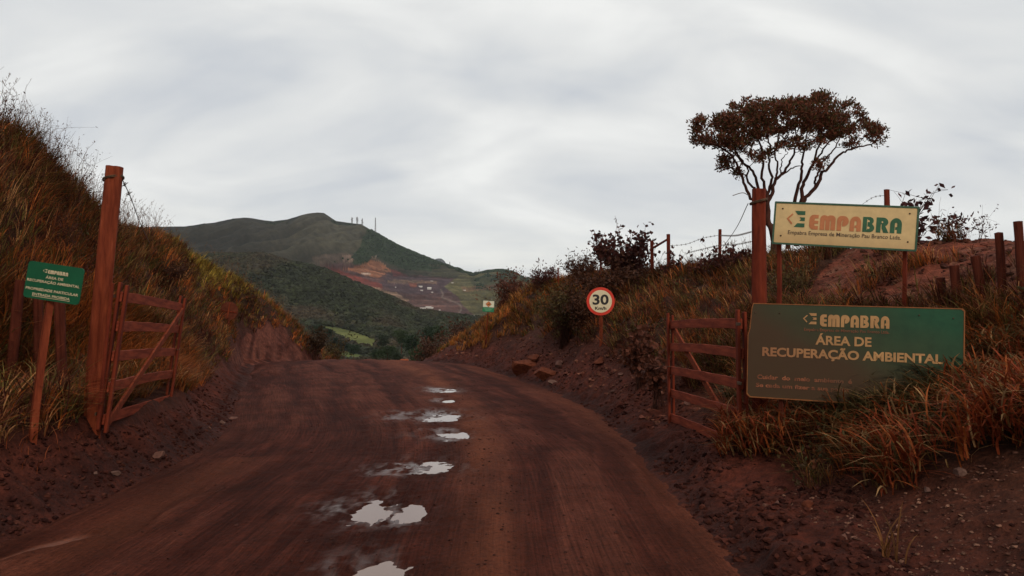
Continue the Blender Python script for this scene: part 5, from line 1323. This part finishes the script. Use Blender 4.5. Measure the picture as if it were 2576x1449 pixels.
shrub('bush with dark oval leaves at the right behind the cream sign', 2285, 600, 12.5, [(2280, 480), (2290, 500), (2300, 520), (2275, 540), (2330, 500), (2350, 480), (2362, 466), (2320, 530), (2335, 545), (2310, 560), (2345, 560), (2325, 590)], .125, .075, (0.065, 0.024, 0.024), 11, .07, .3, .010)
shrub('twiggy bush with drooping leaf sprays right of the oval-leaved bush', 2370, 610, 12, [(2395, 545), (2415, 550), (2430, 555), (2380, 560), (2360, 570), (2400, 580), (2352, 545)], .09, .035, mar, 26, .06, .4, .008)
shrub('low twiggy bush on the far right skyline by the crooked posts', 2470, 600, 11.5, [(2455, 555), (2480, 545), (2440, 575), (2500, 570), (2470, 580)], .05, .02, mar, 22, .06, .4, .005)
shrub('low leafy plants along the skyline under the tree', 1850, 665, 17, cloud_pts(44, 1835, 648, 80, 18), .10, .07, mar, 16, .08, .8, .008)
shrub('low leafy plants between the lone fence post and the leafy bush', 1755, 690, 18.5, cloud_pts(14, 1760, 675, 40, 12), .10, .07, mar2, 16, .08, .6, .008)
shrub('dark bush under the round-leaved bush on the right bank', 1590, 745, 20.5, cloud_pts(70, 1560, 712, 130, 32), .11, .06, dk_, 34, .16, .7, .010)
shrub('olive bush on the bank left of the speed limit sign', 1420, 800, 20.5, cloud_pts(46, 1410, 755, 72, 48), .11, .04, ol_, 34, .14, .6, .010)
shrub('dark bush on the bank just left of the speed limit sign', 1468, 800, 19.5, cloud_pts(34, 1470, 760, 50, 58), .11, .05, dk_, 34, .12, .4, .010)
shrub('broad-leaved maroon plant to the lower left of the right gate', 1610, 900, 13.2, cloud_pts(22, 1605, 850, 50, 42), .11, .085, mar2, 16, .09, .4, .008)
shrub('broad-leaved maroon plant against the free end of the right gate', 1655, 960, 11.6, cloud_pts(16, 1652, 915, 26, 45), .10, .085, mar2, 16, .07, .3, .008)
shrub('olive bush on the bank behind the tall right gate post', 1975, 745, 12.5, cloud_pts(26, 1990, 720, 48, 36), .09, .02, ol_, 46, .12, .5, .008)
# left bank: twiggy shrubs against the sky
for (lb, bx, by, Yd, pts, n_, c1, lw_) in (
    ('twiggy shrub with tiny leaves on the left skyline, left of the gate post', 190, 560, 13.5, [(215, 400), (230, 385), (248, 378), (180, 430), (200, 420), (225, 430), (240, 400), (160, 440), (205, 380), (170, 400), (215, 470), (185, 490)], 20, dk_, .016),
    ('tall twiggy shrub in the middle of the left skyline', 130, 480, 12.5, [(110, 330), (118, 300), (150, 350), (165, 330), (170, 300), (135, 380), (155, 400), (145, 310), (190, 330)], 12, dk_, .014),
    ('leafy sprig reaching up at the top left corner of the bank', 10, 330, 11.5, [(30, 250), (42, 232), (20, 240), (12, 250), (45, 260), (5, 280)], 16, dk_, .02),
    ('twiggy shrub behind the left gate post', 250, 620, 15, [(262, 480), (255, 520), (300, 500), (310, 530), (240, 540), (325, 560), (270, 560), (300, 560), (250, 470)], 24, dk_, .02),
    ('dark tangled scrub overhanging the middle of the left bank', 410, 720, 19.5, cloud_pts(34, 400, 680, 85, 30), 40, dk_, .02),
    ('dark scrub overhanging the far left cut face', 600, 775, 30, cloud_pts(26, 610, 750, 36, 24), 40, dk_, .03),
    ('dark bush at the end of the left bank by the crest', 790, 860, 38, cloud_pts(26, 795, 845, 28, 26), 50, (0.040, 0.022, 0.012), .05),
    ('reddish scrub on the upper left bank', 60, 540, 11.5, cloud_pts(30, 60, 470, 60, 70), 40, (0.060, 0.022, 0.012), .014),
    ('reddish scrub behind the small green sign', 140, 640, 11.2, cloud_pts(30, 140, 590, 60, 50), 40, (0.055, 0.020, 0.012), .014)):
    shrub(lb, bx, by, Yd, pts, .05 if Yd < 16 else .12, lw_, c1, n_, .09, .5, .005 if Yd < 16 else .01)
# scrub where the right bank runs out into the valley
for (x, y, Yd, rx, ry, lb) in ((1085, 880, 52, 30, 22, 'reddish bush low at the end of the right bank'), (1130, 858, 56, 34, 24, 'reddish bush in the middle of the bank end'), (1170, 838, 60, 32, 22, 'reddish bush highest at the end of the right bank')):
    shrub(lb, x, y + 30, Yd, cloud_pts(34, x, y, rx, ry), .28, .11, (0.055, 0.024, 0.014), 40, .3, 1.5, .02)
shrub('bush at the left edge of the valley gap beside the crest', 835, 915, 46, cloud_pts(30, 830, 888, 34, 20), .22, .08, (0.052, 0.034, 0.014), 36, .25, 1.5, .02)

# ------------------------------------------------------------------ radio masts and mine buildings
M_mast = noise_mat('mast_steel', (0.10, 0.10, 0.10), (0.18, 0.17, 0.16), 1, .7, 0)
def ridge_y(x): return float(np.interp(x, xs, ridge2))
def z3(x, y): return 377 + .3662 * x, 503 + .3662 * y
def mast(x, ytop, ybot, wpx, label, dishes=0):
    Yd = 2985; a, b_ = z3(x, ybot), z3(x, ytop); B = V(a[0], a[1] + 1, Yd); Hm = (V(b_[0], b_[1], Yd) - B).z; w0 = wpx * Yd / F * .5
    rt = empty('radio_mast', B); tag(rt, label, 'radio mast', 'radio masts on the mountain ridge')
    ls = []
    for sx in (-1, 1):
        for sy in (-1, 1): ls.append((np.array([(sx * w0, sy * w0, -8), (sx * w0 * .45, sy * w0 * .45, Hm)]), .55))
    nb = 6
    for k_ in range(nb):
        for sy in (-1, 1):
            f0, f1_ = 1 - .55 * k_ / nb, 1 - .55 * (k_ + 1) / nb
            ls.append((np.array([(-w0 * f0, sy * w0 * f0, Hm * k_ / nb), (w0 * f1_, sy * w0 * f1_, Hm * (k_ + 1) / nb)]), .32))
    v_, q_ = tubes(ls, 4); link('lattice', npmesh('lattice', v_, quads=q_), M_mast, rt)
    for k_ in range(dishes):
        v_, t_, c__ = blobs(np.array([[(-1) ** k_ * w0 * .9, 0, Hm * (.5 + .45 * k_ / max(dishes, 1))]]), [w0 * .8], np.array([[.1, .1, .1]]), 1.4, .05)
        link('antenna', npmesh('antenna', v_, t_), M_mast, rt)
mast(1388, 120, 160, 3.2, 'leftmost lattice mast of the three close together on the ridge', 3)
mast(1424, 117, 166, 3.6, 'middle and bulkiest of the three close lattice masts', 4)
mast(1459, 128, 178, 3.2, 'rightmost of the three close lattice masts on the ridge', 2)
mast(1549, 122, 218, 2.6, 'tall slender mast standing alone right of the three masts', 1)
mast(2060, 424, 450, 1.0, 'small thin mast beside the distant peak')
mast(2246, 485, 505, .8, 'tiny mast in the notch, left of a pair')
mast(2262, 474, 503, .8, 'tiny taller mast in the notch, right of a pair')
M_wall = noise_mat('building_white', (0.40, 0.38, 0.35), (0.6, 0.57, 0.53), .3, .8, 0); M_roof = noise_mat('building_roof', (0.42, 0.38, 0.35), (0.6, 0.55, 0.5), .3, .7, 0)
def far_pt(x, y):
    d = (fx - x) ** 2 + (fy - y) ** 2; d = np.where(YD > 1850, d, 1e9); i, j = np.unravel_index(np.argmin(d), d.shape); return far[i, j]
def shed(x, y, wpx, hpx, label, dark=False, z9_=True):
    if z9_: x, y = 755 + .1953 * x, 629 + .1953 * y; wpx *= .1953; hpx *= .1953
    p = far_pt(x, y); s_ = p[1] / F; w_, h_ = wpx * s_, hpx * s_
    rt = empty('mine_building', p); tag(rt, label, 'building', 'white buildings of the mine')
    link('wall', box_mesh('wall', w_, w_ * .5, h_ * .75, 0, -1), M_wall, rt)
    hr = h_ * .35; a, b_ = w_ / 2 + .5, w_ * .25 + .8; z0 = h_ * .75 - 1.2
    link('roof', pymesh('roof', [(-a, -b_, z0), (a, -b_, z0), (a, b_, z0), (-a, b_, z0), (-a, 0, z0 + hr), (a, 0, z0 + hr)], [(0, 1, 5, 4), (2, 3, 4, 5), (0, 4, 3), (1, 2, 5), (0, 3, 2, 1)]), M_roof, rt)
for a_ in [(1560, 752, 110, 16, 'long pale shed at the bottom of the mine'), (1650, 745, 70, 26, 'pale building at the right end of the long shed'), (1690, 748, 40, 20, 'low reddish-roofed building right of the long shed'), (1525, 785, 26, 20, 'small white hut under the left end of the long shed'), (1635, 785, 40, 24, 'white hut cluster below the long shed'), (1680, 790, 24, 14, 'tiny hut right of the cluster below the long shed'),
           (1800, 785, 18, 22, 'small white building left of a pair on the mine floor'), (1835, 785, 28, 22, 'small white building right of a pair on the mine floor'), (1552, 480, 44, 20, 'white building in the middle terraces of the mine'), (1228, 475, 26, 12, 'small white building left in the middle terraces'), (1655, 512, 50, 30, 'green-roofed shed in the middle terraces'), (1700, 548, 34, 14, 'white vehicle-sized hut below the green-roofed shed'),
           (1560, 528, 40, 14, 'low white hut left of the green-roofed shed'), (1308, 522, 18, 8, 'tiny white hut at the left of the mine pit'), (1540, 392, 20, 8, 'tiny building on the upper terrace, left'), (1690, 403, 36, 10, 'tiny building on the upper terrace, middle'), (1965, 425, 26, 10, 'tiny building at the top right of the mine'), (2115, 522, 36, 12, 'white hut on the green hill right of the mine'),
           (2260, 828, 90, 16, 'long white shed below the green hill beside the truck warning sign'), (2245, 855, 36, 20, 'white building under the long white shed'), (2210, 868, 22, 12, 'small white hut left of the building under the shed'), (2112, 852, 10, 10, 'single tiny white hut at the edge of the trees')]:
    shed(*a_)

# ------------------------------------------------------------------ thin air over the valley
hb = box_mesh('haze', 24000, 13000, 620, 0)
m = bpy.data.materials.new('haze_air'); m.use_nodes = True; t = m.node_tree; t.nodes.remove(t.nodes['Principled BSDF'])
pv = N(t, 'ShaderNodeVolumePrincipled', Density=0.000026); pv.inputs['Color'].default_value = (0.80, 0.86, 0.95, 1); pv.inputs['Anisotropy'].default_value = 0.1
t.links.new(pv.outputs[0], t.nodes['Material Output'].inputs['Volume'])
HAZE = True
if HAZE: tag(link('haze', hb, m, loc=(0, 5800, 120)), kind='stuff', label='thin bluish air over the valley', cat='haze')
